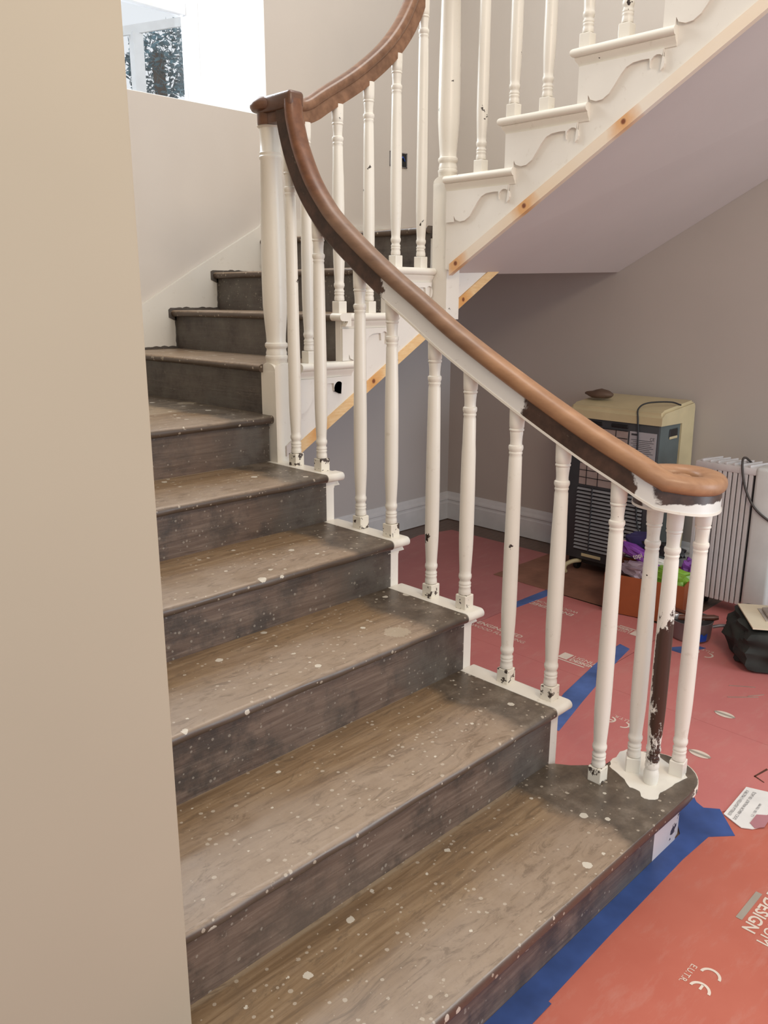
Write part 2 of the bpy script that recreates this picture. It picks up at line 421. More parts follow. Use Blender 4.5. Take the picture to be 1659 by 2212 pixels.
# back wall: grey below the stairs, greige above; window opening with splayed reveal
b = bmesh.new()
WX0, WX1, WZ0, WZ1 = -.45, .935, 2.404, 3.9
YO = 3.30
bx(b, -1.45, WX0, YB, YO, 0, TOP); bx(b, WX1, 2.6, YB, YO, 1.45, TOP); bx(b, WX0, WX1, YB, YO, 1.45, WZ0); bx(b, WX0, WX1, YB, YO, WZ1, TOP)
struct(obj('wall_back', b, M_WALL))
b = bmesh.new(); bx(b, WX0, 2.6, YB, YO, -.004, 1.45); struct(obj('wall_back_lower', b, M_GWALL))
b = bmesh.new(); extr(b, [(WX1 + .001, YB - .0005), (WX1 + .001, YO), (.80, 3.25), (.80, 3.235)], WZ0, WZ1, 'z'); struct(obj('trim_1', b, M_REVEAL))
b = bmesh.new(); bx(b, WX0, WX1, YB + .0005, 3.24, WZ0 - .012, WZ0 + .003, bev=.002); struct(obj('trim_2', b, M_REVEAL))
b = bmesh.new(); bx(b, -2, 5, YO, 8, -.06, -.004); struct(obj('ground', b, M_FLOOR))
# right wall
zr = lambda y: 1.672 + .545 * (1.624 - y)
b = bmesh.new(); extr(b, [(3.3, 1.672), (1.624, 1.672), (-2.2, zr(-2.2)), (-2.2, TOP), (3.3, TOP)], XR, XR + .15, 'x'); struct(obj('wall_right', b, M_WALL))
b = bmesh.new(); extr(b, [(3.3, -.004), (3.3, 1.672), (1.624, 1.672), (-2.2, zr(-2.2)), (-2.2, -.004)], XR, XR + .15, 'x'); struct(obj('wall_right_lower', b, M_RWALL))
# side wall of the stairs, its end facing the camera
b = bmesh.new(); bx(b, -1.62, XW, .285, YB, 0, TOP, bev=.004); struct(obj('wall_left', b, M_PIER))

def skirt_profile(h=.193, d=.02):
    return [(0, 0), (d, 0), (d, h * .60), (d * .82, h * .64), (d * .82, h * .70), (d * 1.15, h * .73), (d * 1.1, h * .78), (d * .65, h * .86), (d * .5, h * .93), (d * .25, h), (0, h)]
b = bmesh.new(); extr(b, [(YB - p, q) for p, q in skirt_profile()], .06, XR, 'x'); struct(obj('baseboard_back', b, M_SKIRT))
b = bmesh.new(); extr(b, [(XR - p, q) for p, q in skirt_profile()], -2.2, YB, 'y'); struct(obj('baseboard_right', b, M_SKIRT))

# window
wn = bpy.data.objects.new('window_1', None); COL.objects.link(wn); wn.location = (.2, 3.24, WZ0); WLOC[wn.name] = Vector(wn.location); struct(wn)
b = bmesh.new()
fy0, fy1 = 3.22, 3.28
bx(b, .735, .805, fy0, fy1, WZ0, WZ1, bev=.006); bx(b, -.42, -.35, fy0, fy1, WZ0, WZ1, bev=.006)
bx(b, -.35, .735, fy0, fy1, WZ0, WZ0 + .05, bev=.006); bx(b, -.35, .735, fy0, fy1, WZ1 - .06, WZ1, bev=.006)
obj('window_frame', b, M_UPVC, wn, True)
b = bmesh.new(); bx(b, -.35, .735, fy0 + .004, fy1 - .006, 2.905, 2.965, bev=.005); bx(b, .17, .215, fy0 + .004, fy1 - .006, 2.965, WZ1 - .05, bev=.005); obj('glazing_bar', b, M_UPVC, wn, True)
b = bmesh.new(); bx(b, -.36, .74, 3.246, 3.250, WZ0 + .04, 2.91); obj('lower_pane', b, M_GLASS, wn)
b = bmesh.new(); bx(b, -.36, .74, 3.246, 3.250, 2.955, WZ1 - .05); obj('upper_pane', b, M_GLASS, wn)

# wall string on the back wall
b = bmesh.new()
extr(b, [(.10, 1.06), (.10, 1.44), (.178, 1.485), (.456, 1.645), (.845, 1.858), (.90, 1.905), (XR, 1.912), (XR, 1.70), (.95, 1.70), (.60, 1.5), (.36, 1.2), (.30, 1.06)], YB - .022, YB, 'y')
struct(obj('trim_3', b, M_CLEAN))
b = bmesh.new(); extr(b, [(XR - p, 1.801 + q) for p, q in skirt_profile(.11)], YM, YB, 'y'); struct(obj('trim_4', b, M_CLEAN))
b = bmesh.new(); bx(b, XW, .10, YB - .022, YB, 1.07, 1.46); struct(obj('trim_5', b, M_CLEAN))

# ------------------------------------------------------------------ stair pieces
def nosing_pts(yn, z, back, t=.030, n=7):
    r = t / 2; pts = [(back, z), (yn + r, z)]
    for i in range(1, n): a = PI / 2 + PI * i / n; pts.append((yn + r + r * math.cos(a), z - r + r * math.sin(a)))
    pts += [(yn + r, z - t), (yn + NO + .013, z - t - .001), (yn + NO + .010, z - t - .007), (yn + NO + .003, z - t - .016), (yn + NO, z - t - .02), (back, z - t - .02)]
    return pts
def worn(axis_sign=1, seed=0):
    def j(a, i, p, q):
        if 1 <= i <= 8:
            k = noise.noise(Vector((a * 9, seed * 3.1, i * .3))); k2 = noise.noise(Vector((a * 2.2, seed, 4)))
            p += .0022 * k + .003 * k2; q += .0018 * k - .0012 * abs(k2)
        return p, q
    return j

# LOWER FLIGHT
lf = thing('stair_flight', 'lower flight of worn dark wooden stairs with paint-spotted treads and a rounded bottom step', 'stairs', (-.6, .8, 0))
for k in range(2, 7):
    back = (YN[k + 1] + NO + .01) if k < 6 else YB - .02
    b = bmesh.new()
    if k < 6: extr(b, nosing_pts(YN[k], ZL[k], back), XW, .0, 'x', 90, worn(1, k))
    else: extr(b, nosing_pts(YN[k], ZL[k], back), XW, .03, 'x', 90, worn(1, k))
    obj('tread' if k < 6 else 'landing', b, M_TREAD, lf, True)
for k in range(1, 7):
    b = bmesh.new(); y = YN[k] + NO
    x1 = .014 if k > 1 else .03
    bx(b, XW, x1, y, y + .02, ZL[k - 1] - .004, ZL[k] - .022); obj('riser', b, M_RISER, lf)
# curtail step: tread 1 with rounded end
b = bmesh.new(); y0 = YN[1]; pts = [(XW + .001, y0)]
pts += [(.16, y0)]
cx, cy, rr = .20, .115, .118
for i in range(0, 15): a = -PI / 2 + (PI * 1.12) * i / 14; pts.append((cx + rr * math.cos(a), cy + (rr + (y0 + .118 - cy) * 0) * math.sin(a)))
pts += [(.14, .245), (.085, .262), (.045, .30), (.014, .345), (.014, YN[2] + NO + .01), (XW + .001, YN[2] + NO + .01)]
poly_slab(b, pts, ZL[1] - .032, ZL[1])
bmesh.ops.bevel(b, geom=[e for e in b.edges if abs(e.verts[0].co.z - e.verts[1].co.z) < 1e-5], offset=.011, segments=4, profile=.5, affect='EDGES')
obj('curtail_tread', b, M_TREAD, lf, True)
b = bmesh.new(); yy = YN[1] + NO
pts = [(.03, yy), (.165, yy)] + [(.175 + .085 * math.cos(a), .118 + .09 * math.sin(a)) for a in [-PI / 2 + PI * 1.1 * i / 12 for i in range(13)]] + [(.1, .2), (.05, .25), (.03, .3)]
poly_slab(b, pts, -.003, ZL[1] - .03); obj('curtail_block', b, white_paint('chipped_white_block_paint', (.62, .56, .56), .66, (.05, .035, .03), 12), lf, True, 'white painted rounded end block of the bottom step')
b = bmesh.new(); N = 22; ring = []
for i in range(N + 1):
    a = math.radians(-95 + 150 * i / N); w_ = .0014 + .0022 * abs(noise.noise(Vector((i * .9, 0, 5))))
    ring.append([b.verts.new((cx + (rr + w_ * k1) * math.cos(a), cy + (rr + w_ * k1) * math.sin(a), z)) for k1, z in ((0, ZL[1] - .004), (.5, ZL[1] - .009), (.7, ZL[1] - .02), (.4, ZL[1] - .029), (-3, ZL[1] - .02), (-3, ZL[1] - .008))])
for A_, B_ in zip(ring, ring[1:]):
    for j in range(6): b.faces.new((A_[j], A_[(j + 1) % 6], B_[(j + 1) % 6], B_[j]))
b.faces.new(ring[0]); b.faces.new(list(reversed(ring[-1])))
obj('painted_edge', b, M_FOOT, lf, True, 'worn white paint on the rounded edge')
# white paint patch on the curtail tread round the baluster cluster
b = bmesh.new(); P = []
pc = [(.262, .232), (.225, .243), (.201, .240), (.155, .235), (.125, .225), (.115, .188), (.095, .155), (.07, .13), (.078, .10), (.055, .085), (.055, .058), (.075, .045), (.11, .055), (.13, .05), (.18, .045), (.235, .035), (.265, .06), (.26, .10), (.285, .15)]
for i, (x, y) in enumerate(pc):
    n_ = pc[(i + 1) % len(pc)]
    for t in (0, .33, .66):
        q = Vector((x + (n_[0] - x) * t, y + (n_[1] - y) * t, 0)); q += Vector((noise.noise(q * 60), noise.noise(q * 60 + Vector((9, 0, 0))), 0)) * .006; P.append((q.x, q.y))
poly_slab(b, P, ZL[1] - .001, ZL[1] + .0012); obj('white_paint_patch', b, M_WHITE, lf)
# outer string (stepped, painted white) with return nosings
b = bmesh.new(); pts = [(YN[1] + NO + .33, -.003)]
for k in range(2, 7):
    y = YN[k] + NO
    pts += [(y, ZL[k - 1] - .03 if k == 2 else ZL[k - 1] - .03), (y, ZL[k] - .028)]
pts = [(YN[2] + NO, -.003)]
for k in range(2, 6): pts += [(YN[k] + NO, ZL[k] - .028), (YN[k + 1] + NO, ZL[k] - .028)]
pts += [(YN[6] + NO, -.003)]
extr(b, pts, .014, .05, 'x'); obj('outer_string', b, M_STRING, lf)
def return_nosing(axis, a0, a1, face, zt, inward, over=.03, dirn=1):
    """moulded strip running along a tread end. axis 'y' or 'x' run; face: string face coordinate; dirn: outward sign."""
    bm = bmesh.new(); r = .0145
    f = lambda o: face + dirn * o
    pts = [(f(-inward), zt), (f(over - r), zt)]
    for i in range(1, 7): a = PI / 2 - PI * i / 7; pts.append((f(over - r + r * math.cos(a)), zt - r + r * math.sin(a)))
    pts += [(f(over - r), zt - .029), (f(.017), zt - .031), (f(.013), zt - .040), (f(.005), zt - .050), (f(.003), zt - .058), (f(-.002), zt - .058), (f(-.002), zt - .03), (f(-inward), zt - .03)]
    extr(bm, pts, a0, a1, axis)
    bmesh.ops.bevel(bm, geom=[e for e in bm.edges if len(e.link_faces) == 2 and all(abs((v.co.y if axis == 'y' else v.co.x) - aa) < 1e-6 for v in e.verts) and e.verts[0].co.z > zt - .03 and e.verts[1].co.z > zt - .03] if False else [], offset=.003, segments=1, affect='EDGES') if False else None
    return bm
for k in range(2, 6):
    y0 = YN[k]; bm = return_nosing('y', y0 + .030, YN[k + 1] + NO - .001, .05, ZL[k] + .0006, .0495, .028)
    # rounded return across the front end
    extr(bm, [(y, z) for y, z in nosing_pts(y0 - .001, ZL[k] + .0012, y0 + .050)], .0015, .0775, 'x')
    obj('return_nosing', bm, M_FOOTN if False else M_WHITE, lf, True)
b = bmesh.new(); bx(b, .02, .05, YN[6] + NO, YB - .03, 0, 1.0); obj('spandrel_panel', b, M_GWALL, lf)

# MIDDLE FLIGHT
mf = thing('stair_flight', 'short middle flight of dark stairs with white scroll-bracket string, past the tall newel post', 'stairs', (.5, 2.2, 1.0))
XN = {7: X7 - NO, 8: X8 - NO, 9: X9 - NO, 10: X10 - NO}
XB = {7: X8 + .01, 8: X9 + .01, 9: X10 + .01, 10: XR}
for k in (7, 8, 9, 10):
    b = bmesh.new(); ys = {7: 1.72}.get(k, YM - .001) if k != 10 else YM + .03
    y0 = 1.715 if k == 7 else YM + .02
    if k == 7:
        extr(b, nosing_pts(XN[k], ZL[k], XB[k]), 1.71, YB - .02, 'y', 60, worn(1, k))
        bx(b, .105, XB[k], YM + .02, 1.72, ZL[k] - .04, ZL[k] - .0005)
    else: extr(b, nosing_pts(XN[k], ZL[k], XB[k]), YM + .0305, YB - .023, 'y', 60, worn(1, k))
    obj('tread' if k < 10 else 'landing', b, M_TREADU, mf, True)
    b = bmesh.new(); bx(b, XN[k] + NO, XN[k] + NO + .02, (1.712 if k == 7 else YM + .031), YB - .024, ZL[k - 1] - .02, ZL[k] - .022); obj('riser', b, M_RISER, mf)
# string face
def zs_mid(x): return 1.604 + (x - 1.282) * .583      # bottom edge of pine strip
b = bmesh.new()
pts = [(.11, zs_mid(.11) + .03), (.11, ZL[7] - .028), (X8 + .0, ZL[7] - .028), (X8, ZL[8] - .028), (X9, ZL[8] - .028), (X9, ZL[9] - .028), (X10 + .0, ZL[9] - .028), (X10, ZL[10] - .03), (1.60, ZL[10] - .03), (1.60, zs_mid(1.6))]
pts = [(.11, zs_mid(.11) + .03), (.11, ZL[7] - .028), (X8, ZL[7] - .028), (X8, ZL[8] - .028), (X9, ZL[8] - .028), (X9, ZL[9] - .028), (X10, ZL[9] - .028), (X10, 1.75), (1.42, 1.75), (1.42, zs_mid(1.42) + .03)]
extr(b, pts, YM, YM + .03, 'y'); obj('outer_string', b, M_STRING, mf)
b = bmesh.new(); extr(b, [(.10, zs_mid(.10)), (1.42, zs_mid(1.42)), (1.42, zs_mid(1.42) + .046), (.10, zs_mid(.10) + .046)], YM - .006, YM + .02, 'y'); obj('pine_strip', b, M_PINE, mf, label='bare knotty pine strip along the bottom of the string')
b = bmesh.new(); extr(b, [(.06, zs_mid(.06) + .02), (1.30, 1.63), (XR - .001, 1.655), (XR - .001, 1.70), (1.2, 1.68), (.06, zs_mid(.06) + .06)], YM + .02, YB - .001, 'y'); obj('soffit', b, M_SOFFIT, mf)
def bracket_pts(L=.305, H=.150):
    """ogee bracket outline in (s along the tread, t down)."""
    P = [(0.002, 0), (0.002, H)]
    c = [(.045, H * .80), (.055, H * .93), (.08, H * 1.0), (.105, H * .98), (.13, H * .86), (.15, H * .66), (.17, H * .44), (.19, H * .27), (.215, H * .19), (.25, H * .17), (.276, H * .18)]
    P += [(.045, H), (.046, H * .80)] + c[1:]
    ccx, ccy, r = .305, H * .34, .027
    for i in range(0, 11): a = math.radians(200 - 26 * i); P.append((ccx + r * math.cos(a), ccy - r * math.sin(a)))
    P += [(.325, 0)]
    s = L / .305
    return [(x * s, y) for x, y in P]
for k, xa, xb in ((7, .03, X8), (8, X8, X9), (9, X9, X10 - .03)):
    x0 = max(xa, .112) - 0; bm = return_nosing('x', (X7 + .08) if k == 7 else xa - NO + .032, xb + .055 if k < 9 else .85, YM, ZL[k] + .0006, .03, .029, -1)
    if k > 7: bmx = extr(bm, nosing_pts(xa - NO, ZL[k] + .0012, xa + .03), YM - .0305, YM + .03, 'y')
    o = obj('return_nosing', bm, M_WHITE, mf, True)
    b = bmesh.new(); L = (xb - xa) * .93; zt = ZL[k] - .058
    pp = bracket_pts(L, ZL[k] - ZL[k - 1] - .058 - .002 + .0); pp = [(xa + s, zt - t) for s, t in pp]
    if k == 7: pp = [(max(x, .111), z) for x, z in pp]
    extr(b, pp, YM - .010, YM, 'y'); obj('scroll_bracket', b, M_STRING, mf)

# UPPER FLIGHT
uf = thing('stair_flight', 'upper flight rising over the floor with white scroll brackets and plain sloping soffit', 'stairs', (1.6, .4, 1.9))
def zs_up(y): return 1.604 + .606 * (1.482 - y)
TOPK = 16
for k in range(11, TOPK + 1):
    yn = RU[k] + NO; bk = RU[k + 1] - .01
    b = bmesh.new(); extr(b, [(-p, q) for p, q in nosing_pts(-yn, ZL[k], -bk)], XU + .03, XR - .002, 'x', 30, None); obj('tread', b, M_TREADU, uf, True)
    b = bmesh.new(); bx(b, XU + .001, XR - .002, RU[k] - .02, RU[k], ZL[k - 1] - .02, ZL[k] - .022); obj('riser', b, M_STRING, uf)
    ye_ = RU[k] if k > 11 else 1.523
    bm = return_nosing('y', RU[k + 1] - .05, ye_, XU, ZL[k] + .0006, .035, .03, -1)
    if k > 11:
        for v in bm.verts:      # mitred outer end
            if abs(v.co.y - ye_) < 1e-6: v.co.y += max(0, min(.0285, XU - v.co.x)) * .95
    if k > 11: extr(bm, [(-p, q) for p, q in nosing_pts(-yn, ZL[k] + .0012, -yn + .056)], XU + .0005, XU + .03, 'x')
    obj('return_nosing', bm, M_WHITE, uf, True)
    b = bmesh.new(); zt = ZL[k] - .058; pp = [((RU[k] if k > 11 else 1.52) - s, zt - t) for s, t in bracket_pts(.295, .12)]
    extr(b, pp, XU - .010, XU, 'x'); obj('scroll_bracket', b, M_STRING, uf)
b = bmesh.new(); pts = [(1.524, ZL[11] - .028)]
for k in range(12, TOPK + 2): pts += [(RU[k], ZL[k - 1] - .028), (RU[k], ZL[k] - .028)]
pts += [(RU[TOPK + 1] - .1, ZL[TOPK + 1] - .028), (RU[TOPK + 1] - .1, zs_up(RU[TOPK + 1] - .1)), (1.50, zs_up(1.50) + .02), (1.524, zs_up(1.50) + .03)]
extr(b, pts, XU, XU + .03, 'x'); obj('outer_string', b, M_STRING, uf)
b = bmesh.new(); ye = -.40
extr(b, [(1.497, zs_up(1.497)), (1.497, zs_up(1.497) + .045), (ye, zs_up(ye) + .045), (ye, zs_up(ye))], XU - .008, XU + .016, 'x'); obj('pine_strip', b, M_PINE2, uf, label='part primed pine strip with orange knots along the string')
b = bmesh.new()
A = [(.86, 1.62, 1.60), (XR - .001, 1.624, 1.648), (XR - .001, ye, 1.648 + .545 * (1.624 - ye)), (.86, ye, 1.60 + .575 * (1.62 - ye))]
vs = [b.verts.new(p) for p in A]; vt = [b.verts.new((p[0], p[1], p[2] + .04)) for p in A]
b.faces.new(vs); b.faces.new(list(reversed(vt)))
for i in range(4): b.faces.new((vs[i], vs[(i + 1) % 4], vt[(i + 1) % 4], vt[i]))
obj('soffit', b, M_SOFFIT, uf)

for k, xa, xb in ((8, XN[8], X9), (9, XN[9], X10), (7, .06, XN[8] + .03)):
    b = bmesh.new(); up = []; N = 26
    for i in range(N + 1):
        x = xa - .012 + (xb - xa + .012) * i / N; up.append((x, ZL[k] + .010 + .010 * abs(noise.noise(Vector((x * 22, k, 0)))) - (.008 if i in (0,) else 0)))
    lo = [(xa - .012, ZL[k] - .035), (xa + .02, ZL[k] - .05), (xb, ZL[k] - .01)]
    extr(b, up + [lo[2], lo[1], lo[0]], YB - .0245, YB - .0215, 'y'); obj('stain_edge', b, M_RISER, mf)
    if k > 7:
        pp = [(xa + NO + .004, ZL[k] - .03)]
        for i in range(12): z = ZL[k] - .03 - (ZL[k] - ZL[k - 1] - .04) * i / 11; pp.append((xa + NO - .006 - .010 * abs(noise.noise(Vector((z * 25, k, 3)))), z))
        pp.append((xa + NO + .004, ZL[k - 1] + .01)); b = bmesh.new(); extr(b, pp, YB - .0245, YB - .0215, 'y'); obj('stain_edge', b, M_RISER, mf)

# ------------------------------------------------------------------ balustrades
def bal_profile(z0, z1):
    L = z1 - z0
    P = [(.0150, .046), (.0190, .048), (.0200, .052), (.0192, .062), (.0176, .068), (.0190, .071), (.0196, .075), (.0180, .078), (.0192, .081), (.0196, .085), (.0170, .089), (.0166, .094), (.0190, .098), (.0208, .105), (.0202, .112), (.0182, .116),
         (.0186, .128), (.0200, .155), (.0216, .19), (.0226, .23), (.0228, .30), (.0226, .40), (.0216, .50), (.0202, L - .22), (.0190, L - .145)]
    R = [(.0176, L - .138), (.0195, L - .134), (.0196, L - .131), (.0182, L - .128), (.0212, L - .121), (.0218, L - .116), (.0210, L - .111), (.0175, L - .108), (.0170, L - .10), (.0178, L - .085), (.0190, L - .074),
         (.0185, L - .070), (.0212, L - .067), (.0214, L - .064), (.0192, L - .061), (.0212, L - .057), (.0216, L - .045), (.0222, L - .02), (.0222, L)]
    return [(r, z0 + h) for r, h in P + R]
def baluster(cx, cy, z0, z1, par, mat=None, ang=0.0, square=True, label=None, foot=False):
    bm = bmesh.new(); lathe(bm, cx, cy, bal_profile(z0, z1), 24)
    o = obj('baluster', bm, mat or M_WHITE, par, True, label)
    bm = bmesh.new(); s = .0205
    if square:
        vs = bx(bm, -s, s, -s, s, 0, .047, bev=.0025)
        bmesh.ops.rotate(bm, verts=bm.verts, cent=(0, 0, 0), matrix=Matrix.Rotation(ang, 3, 'Z'))
        for v in bm.verts: v.co += Vector((cx, cy, z0 - .001))
    else: lathe(bm, cx, cy, [(.019, z0 - .001), (.021, z0 + .01), (.0215, z0 + .03), (.019, z0 + .04), (.016, z0 + .048)], 20)
    f = obj('base_block', bm, M_FOOT if foot else (mat or M_WHITE), o, square is False)
    return o

bl = thing('balustrade', 'lower balustrade with snaking brown handrail ending in a spiral over the bottom step', 'balustrade', (.05, .8, .16))
# lower rail path
path2 = [(.13, 1.0), (.2, 1.033), (.34, 1.094), (.56, 1.203), (.80, 1.333), (.957, 1.43), (1.075, 1.502), (1.207, 1.59), (1.342, 1.69), (1.412, 1.757), (1.483, 1.845), (1.541, 1.95), (1.571, 2.03), (1.586, 2.09), (1.590, 2.14)]
sp = []
vx, vy = .152, .125
NS = 44
for i in range(NS + 1):
    th = math.radians(180 + 430 * (1 - i / NS)); q = (1 - i / NS)
    r = .112 - .016 * min(1, q * 2) - .052 * max(0, (q - .42) / .58)
    sp.append(Vector((vx + r * math.cos(th), vy + r * math.sin(th), .972 + .022 * max(0, 1 - q * 5) ** 1.5)))
straight = crom([(.04, y, z) for y, z in path2], 8)
path = sp[:-1] + [p for p in straight if p.y > .14]
def lat_of(path):
    L = []
    for i in range(len(path)):
        d = path[min(i + 1, len(path) - 1)] - path[max(i - 1, 0)]; h = Vector((d.x, d.y, 0))
        if h.length < 1e-4: L.append(L[-1]); continue
        h.normalize(); L.append(Vector((h.y, -h.x, 0)))
    return L
lats = lat_of(path)
def oval(w, v0, v1, n=20, e=.82):
    out = []
    for i in range(n):
        a = 2 * PI * i / n; c, s = math.cos(a), math.sin(a)
        out.append((w / 2 * math.copysign(abs(c) ** e, c), (v0 + v1) / 2 + (v1 - v0) / 2 * math.copysign(abs(s) ** e, s)))
    return out
SEC_TOP = oval(.066, .046, .094)
SEC_SUB = [(-.021, 0), (.021, 0), (.0235, .004), (.0215, .010), (.0215, .046), (.018, .056), (-.018, .056), (-.0215, .046), (-.0215, .010), (-.0235, .004)]
bm = bmesh.new(); sweep(bm, path, lats, SEC_TOP); obj('handrail', bm, M_RAIL, bl, True)
bm = bmesh.new(); sweep(bm, path, lats, SEC_SUB); bmesh.ops.translate(bm, verts=[], vec=(0, 0, 0))
lathe(bm, vx + .01, vy - .005, [(.075, .9725), (.078, .976), (.078, 1.02), (.07, 1.026)], 28)
ur = obj('under_rail', bm, M_SUB, bl, True, 'part stripped under-rail, white paint over dark wood')
q_ = [i for i, p in enumerate(path) if p.y < 1.075 or i < 30]; bm = bmesh.new(); sweep(bm, [path[i] - Vector((0, 0, .0012)) for i in q_], [lats[i] for i in q_], [(-.0245, 0), (.0245, 0), (.0245, .0065), (-.0245, .0065)]); obj('bottom_bead', bm, M_WHITE, ur, True, 'thin white painted bead')
def rail_z(y):
    for (a, za), (b_, zb) in zip(path2, path2[1:]):
        if a <= y <= b_: return za + (zb - za) * (y - a) / (b_ - a)
    return 1.0
BY = [(1, .214), (2, .389), (2, .549), (3, .722), (3, .865), (4, 1.050), (4, 1.200), (5, 1.405), (5, 1.551)]
for k, y in BY: baluster(.043, y, ZL[k], rail_z(y) + .006, bl, foot=True)
baluster(.162, .168, ZL[1], .975, bl, ang=.5)
baluster(.138, .099, ZL[1] + .002, .975, bl, M_STRIP, square=False, label='baluster with white paint peeled off a long dark brown stretch')
baluster(.236, .066, ZL[1], .975, bl, ang=.15)
# first newel post
def newel(cx, cy, s, zb, zsq, ztop, par, rings_top=None):
    bm = bmesh.new(); n = 14
    # square with arched shoulders
    bx(bm, cx - s, cx + s, cy - s, cy + s, zb, zsq - .040)
    arch = [(-s, zsq - .040)] + [(-s * math.cos(PI * i / n), zsq - .030 + .030 * math.sin(PI * i / n) ** .8) for i in range(0, n + 1)] + [(s, zsq - .040)]
    extr(bm, [(cx + u, h) for u, h in arch], cy - s, cy + s, 'y')
    extr(bm, [(cy + u * .994, h) for u, h in arch], cx - s + .0003, cx + s - .0003, 'x')
    R = s * .98
    z = zsq
    P = [(R * .6, z - .03), (R * .93, z - .012), (R * .95, z + .012), (R * .98, z + .014), (R * 1.0, z + .020), (R * .99, z + .026), (R * .92, z + .028), (R * .94, z + .038), (R * .88, z + .046), (R * .87, z + .052), (R * .98, z + .058), (R * 1.02, z + .064), (R * .99, z + .072), (R * .88, z + .075), (R * .86, z + .082), (R * .88, z + .10), (R * .98, z + .15), (R * 1.08, z + .21), (R * 1.10, z + .30), (R * 1.06, z + .45)]
    P += [(R * .90, ztop - .125), (R * .98, ztop - .120), (R * 1.0, ztop - .113), (R * .9, ztop - .108), (R * .96, ztop - .100), (R * .88, ztop - .096), (R * .86, ztop - .05), (R * .90, ztop - .02), (R * 1.08, ztop - .014), (R * 1.10, ztop - .006), (R * 1.0, ztop), (R * .7, ztop + .004)]
    lathe(bm, cx, cy, P, 32)
    return obj('newel_post', bm, M_WHITE, par, True)
n1x, n1y = .0625, 1.6795
newel(n1x, n1y, .043, ZL[5] - .002, 1.265, 2.098, bl)
bm = bmesh.new(); lathe(bm, n1x - .012, n1y - .01, [(.038, 2.085), (.040, 2.09), (.040, 2.128)], 28); bx(bm, n1x - .04, n1x + .03, 1.575, n1y, 2.085, 2.128, bev=.004); obj('cap_block', bm, M_RAILD, bl, True)
bm = bmesh.new(); lathe(bm, n1x - .016, n1y - .012, [(.040, 2.126), (.056, 2.130), (.062, 2.140), (.062, 2.150), (.055, 2.162), (.035, 2.172), (.012, 2.175)], 32)
bx(bm, .008, .074, 1.498, n1y + .01, 2.118, 2.172, bev=.014, seg=4); bx(bm, .02, .13, 1.602, 1.664, 2.136, 2.176, bev=.012, seg=4)
obj('newel_cap', bm, M_RAILD, bl, True, 'dark polished cap where the handrail meets the newel post')

# middle balustrade
bmid = thing('balustrade', 'middle balustrade with short brown handrail curving steeply up from the newel cap', 'balustrade', (.5, 1.625, 1.26))
mpath = [(.10, 2.10), (.17, 2.10), (.225, 2.119), (.292, 2.160), (.455, 2.257), (.602, 2.366), (.70, 2.465), (.765, 2.56), (.805, 2.65), (.825, 2.74), (.83, 2.86), (.83, 2.95)]
mp = crom([(x, 1.632, z) for x, z in mpath], 8)
ml = [Vector((0, -1, 0))] * len(mp)
bm = bmesh.new(); sweep(bm, mp, ml, oval(.062, .036, .082)); obj('handrail', bm, M_RAILM, bmid, True)
bm = bmesh.new(); sweep(bm, mp, ml, [(-.023, 0), (.023, 0), (.0235, .024), (.02, .046), (-.02, .046), (-.0235, .024)]); obj('under_rail', bm, M_RAILM, bmid, True)
def mrail_z(x):
    for (a, za), (b_, zb) in zip(mpath, mpath[1:]):
        if a <= x <= b_: return za + (zb - za) * (x - a) / (b_ - a)
    return 2.1
for k, x in ((7, .178), (8, .336), (8, .496), (9, .648), (9, .800)): baluster(x, 1.627, ZL[k], mrail_z(x) + .004, bmid)
newel(.893, 1.567, .0415, 1.415, 1.990, 2.86, bmid)
bm = bmesh.new(); lathe(bm, .893, 1.567, [(.01, 1.36), (.024, 1.37), (.03, 1.385), (.03, 1.40), (.02, 1.418)], 20); obj('newel_drop', bm, M_WHITE, bmid, True)

# upper balustrade
bup = thing('balustrade', 'upper balustrade of slim white turned spindles above the sloping soffit', 'balustrade', (.845, .6, 2.0))
UBY = [(11, 1.357), (12, 1.207), (12, 1.059), (13, .904), (13, .755), (14, .60), (14, .45), (15, .295), (15, .145)]
def urail(y): return 2.93 + .60 * (1.45 - y)
for k, y in UBY: baluster(.848, y, ZL[k], urail(y) + .004, bup)
up_path = [Vector((.848, y, urail(y))) for y in (1.53, 1.2, .8, .4, 0.0)]
bm = bmesh.new(); sweep(bm, up_path, [Vector((-1, 0, 0))] * 5, oval(.062, .036, .082)); obj('handrail', bm, M_RAILM, bup, True)
bm = bmesh.new(); sweep(bm, up_path, [Vector((-1, 0, 0))] * 5, [(-.023, 0), (.023, 0), (.02, .046), (-.02, .046)]); obj('under_rail', bm, M_RAILM, bup)

# ------------------------------------------------------------------ floor covering
def ce_letter(bm, c, d, u, s, full):
    d = Vector(d); u = Vector(u); c = Vector(c)
    o = c + d * ((-.62 if full else .52) * s); n = 16; rin, rout = s * .36, s * .5; prev = None; E6 = Vector((0, 0, .0006))
    for i in range(n + 1):
        a = math.radians(90 + 180 * i / n)
        p = [bm.verts.new(o + d * (r * math.cos(a)) + u * (r * math.sin(a)) + E6) for r in (rin, rout)]
        if prev: bm.faces.new((prev[0], prev[1], p[1], p[0]))
        prev = p
    if not full:
        bm.faces.new([bm.verts.new(o + d * x + u * y + E6) for x, y in ((-rin - .001, -s * .06), (-.02 * s, -s * .06), (-.02 * s, s * .06), (-rin - .001, s * .06))])
def ce_mark(par, c, d, u, s):
    for nm, full in (('printed_letter_c', True), ('printed_letter_e', False)):
        b = bmesh.new(); ce_letter(b, c, d, u, s, full); obj(nm, b, M_PRINT, par)
DX = {'r90': ((0, 1, 0), (-1, 0, 0)), 'r-90': ((0, -1, 0), (1, 0, 0)), 'r180': ((-1, 0, 0), (0, -1, 0))}
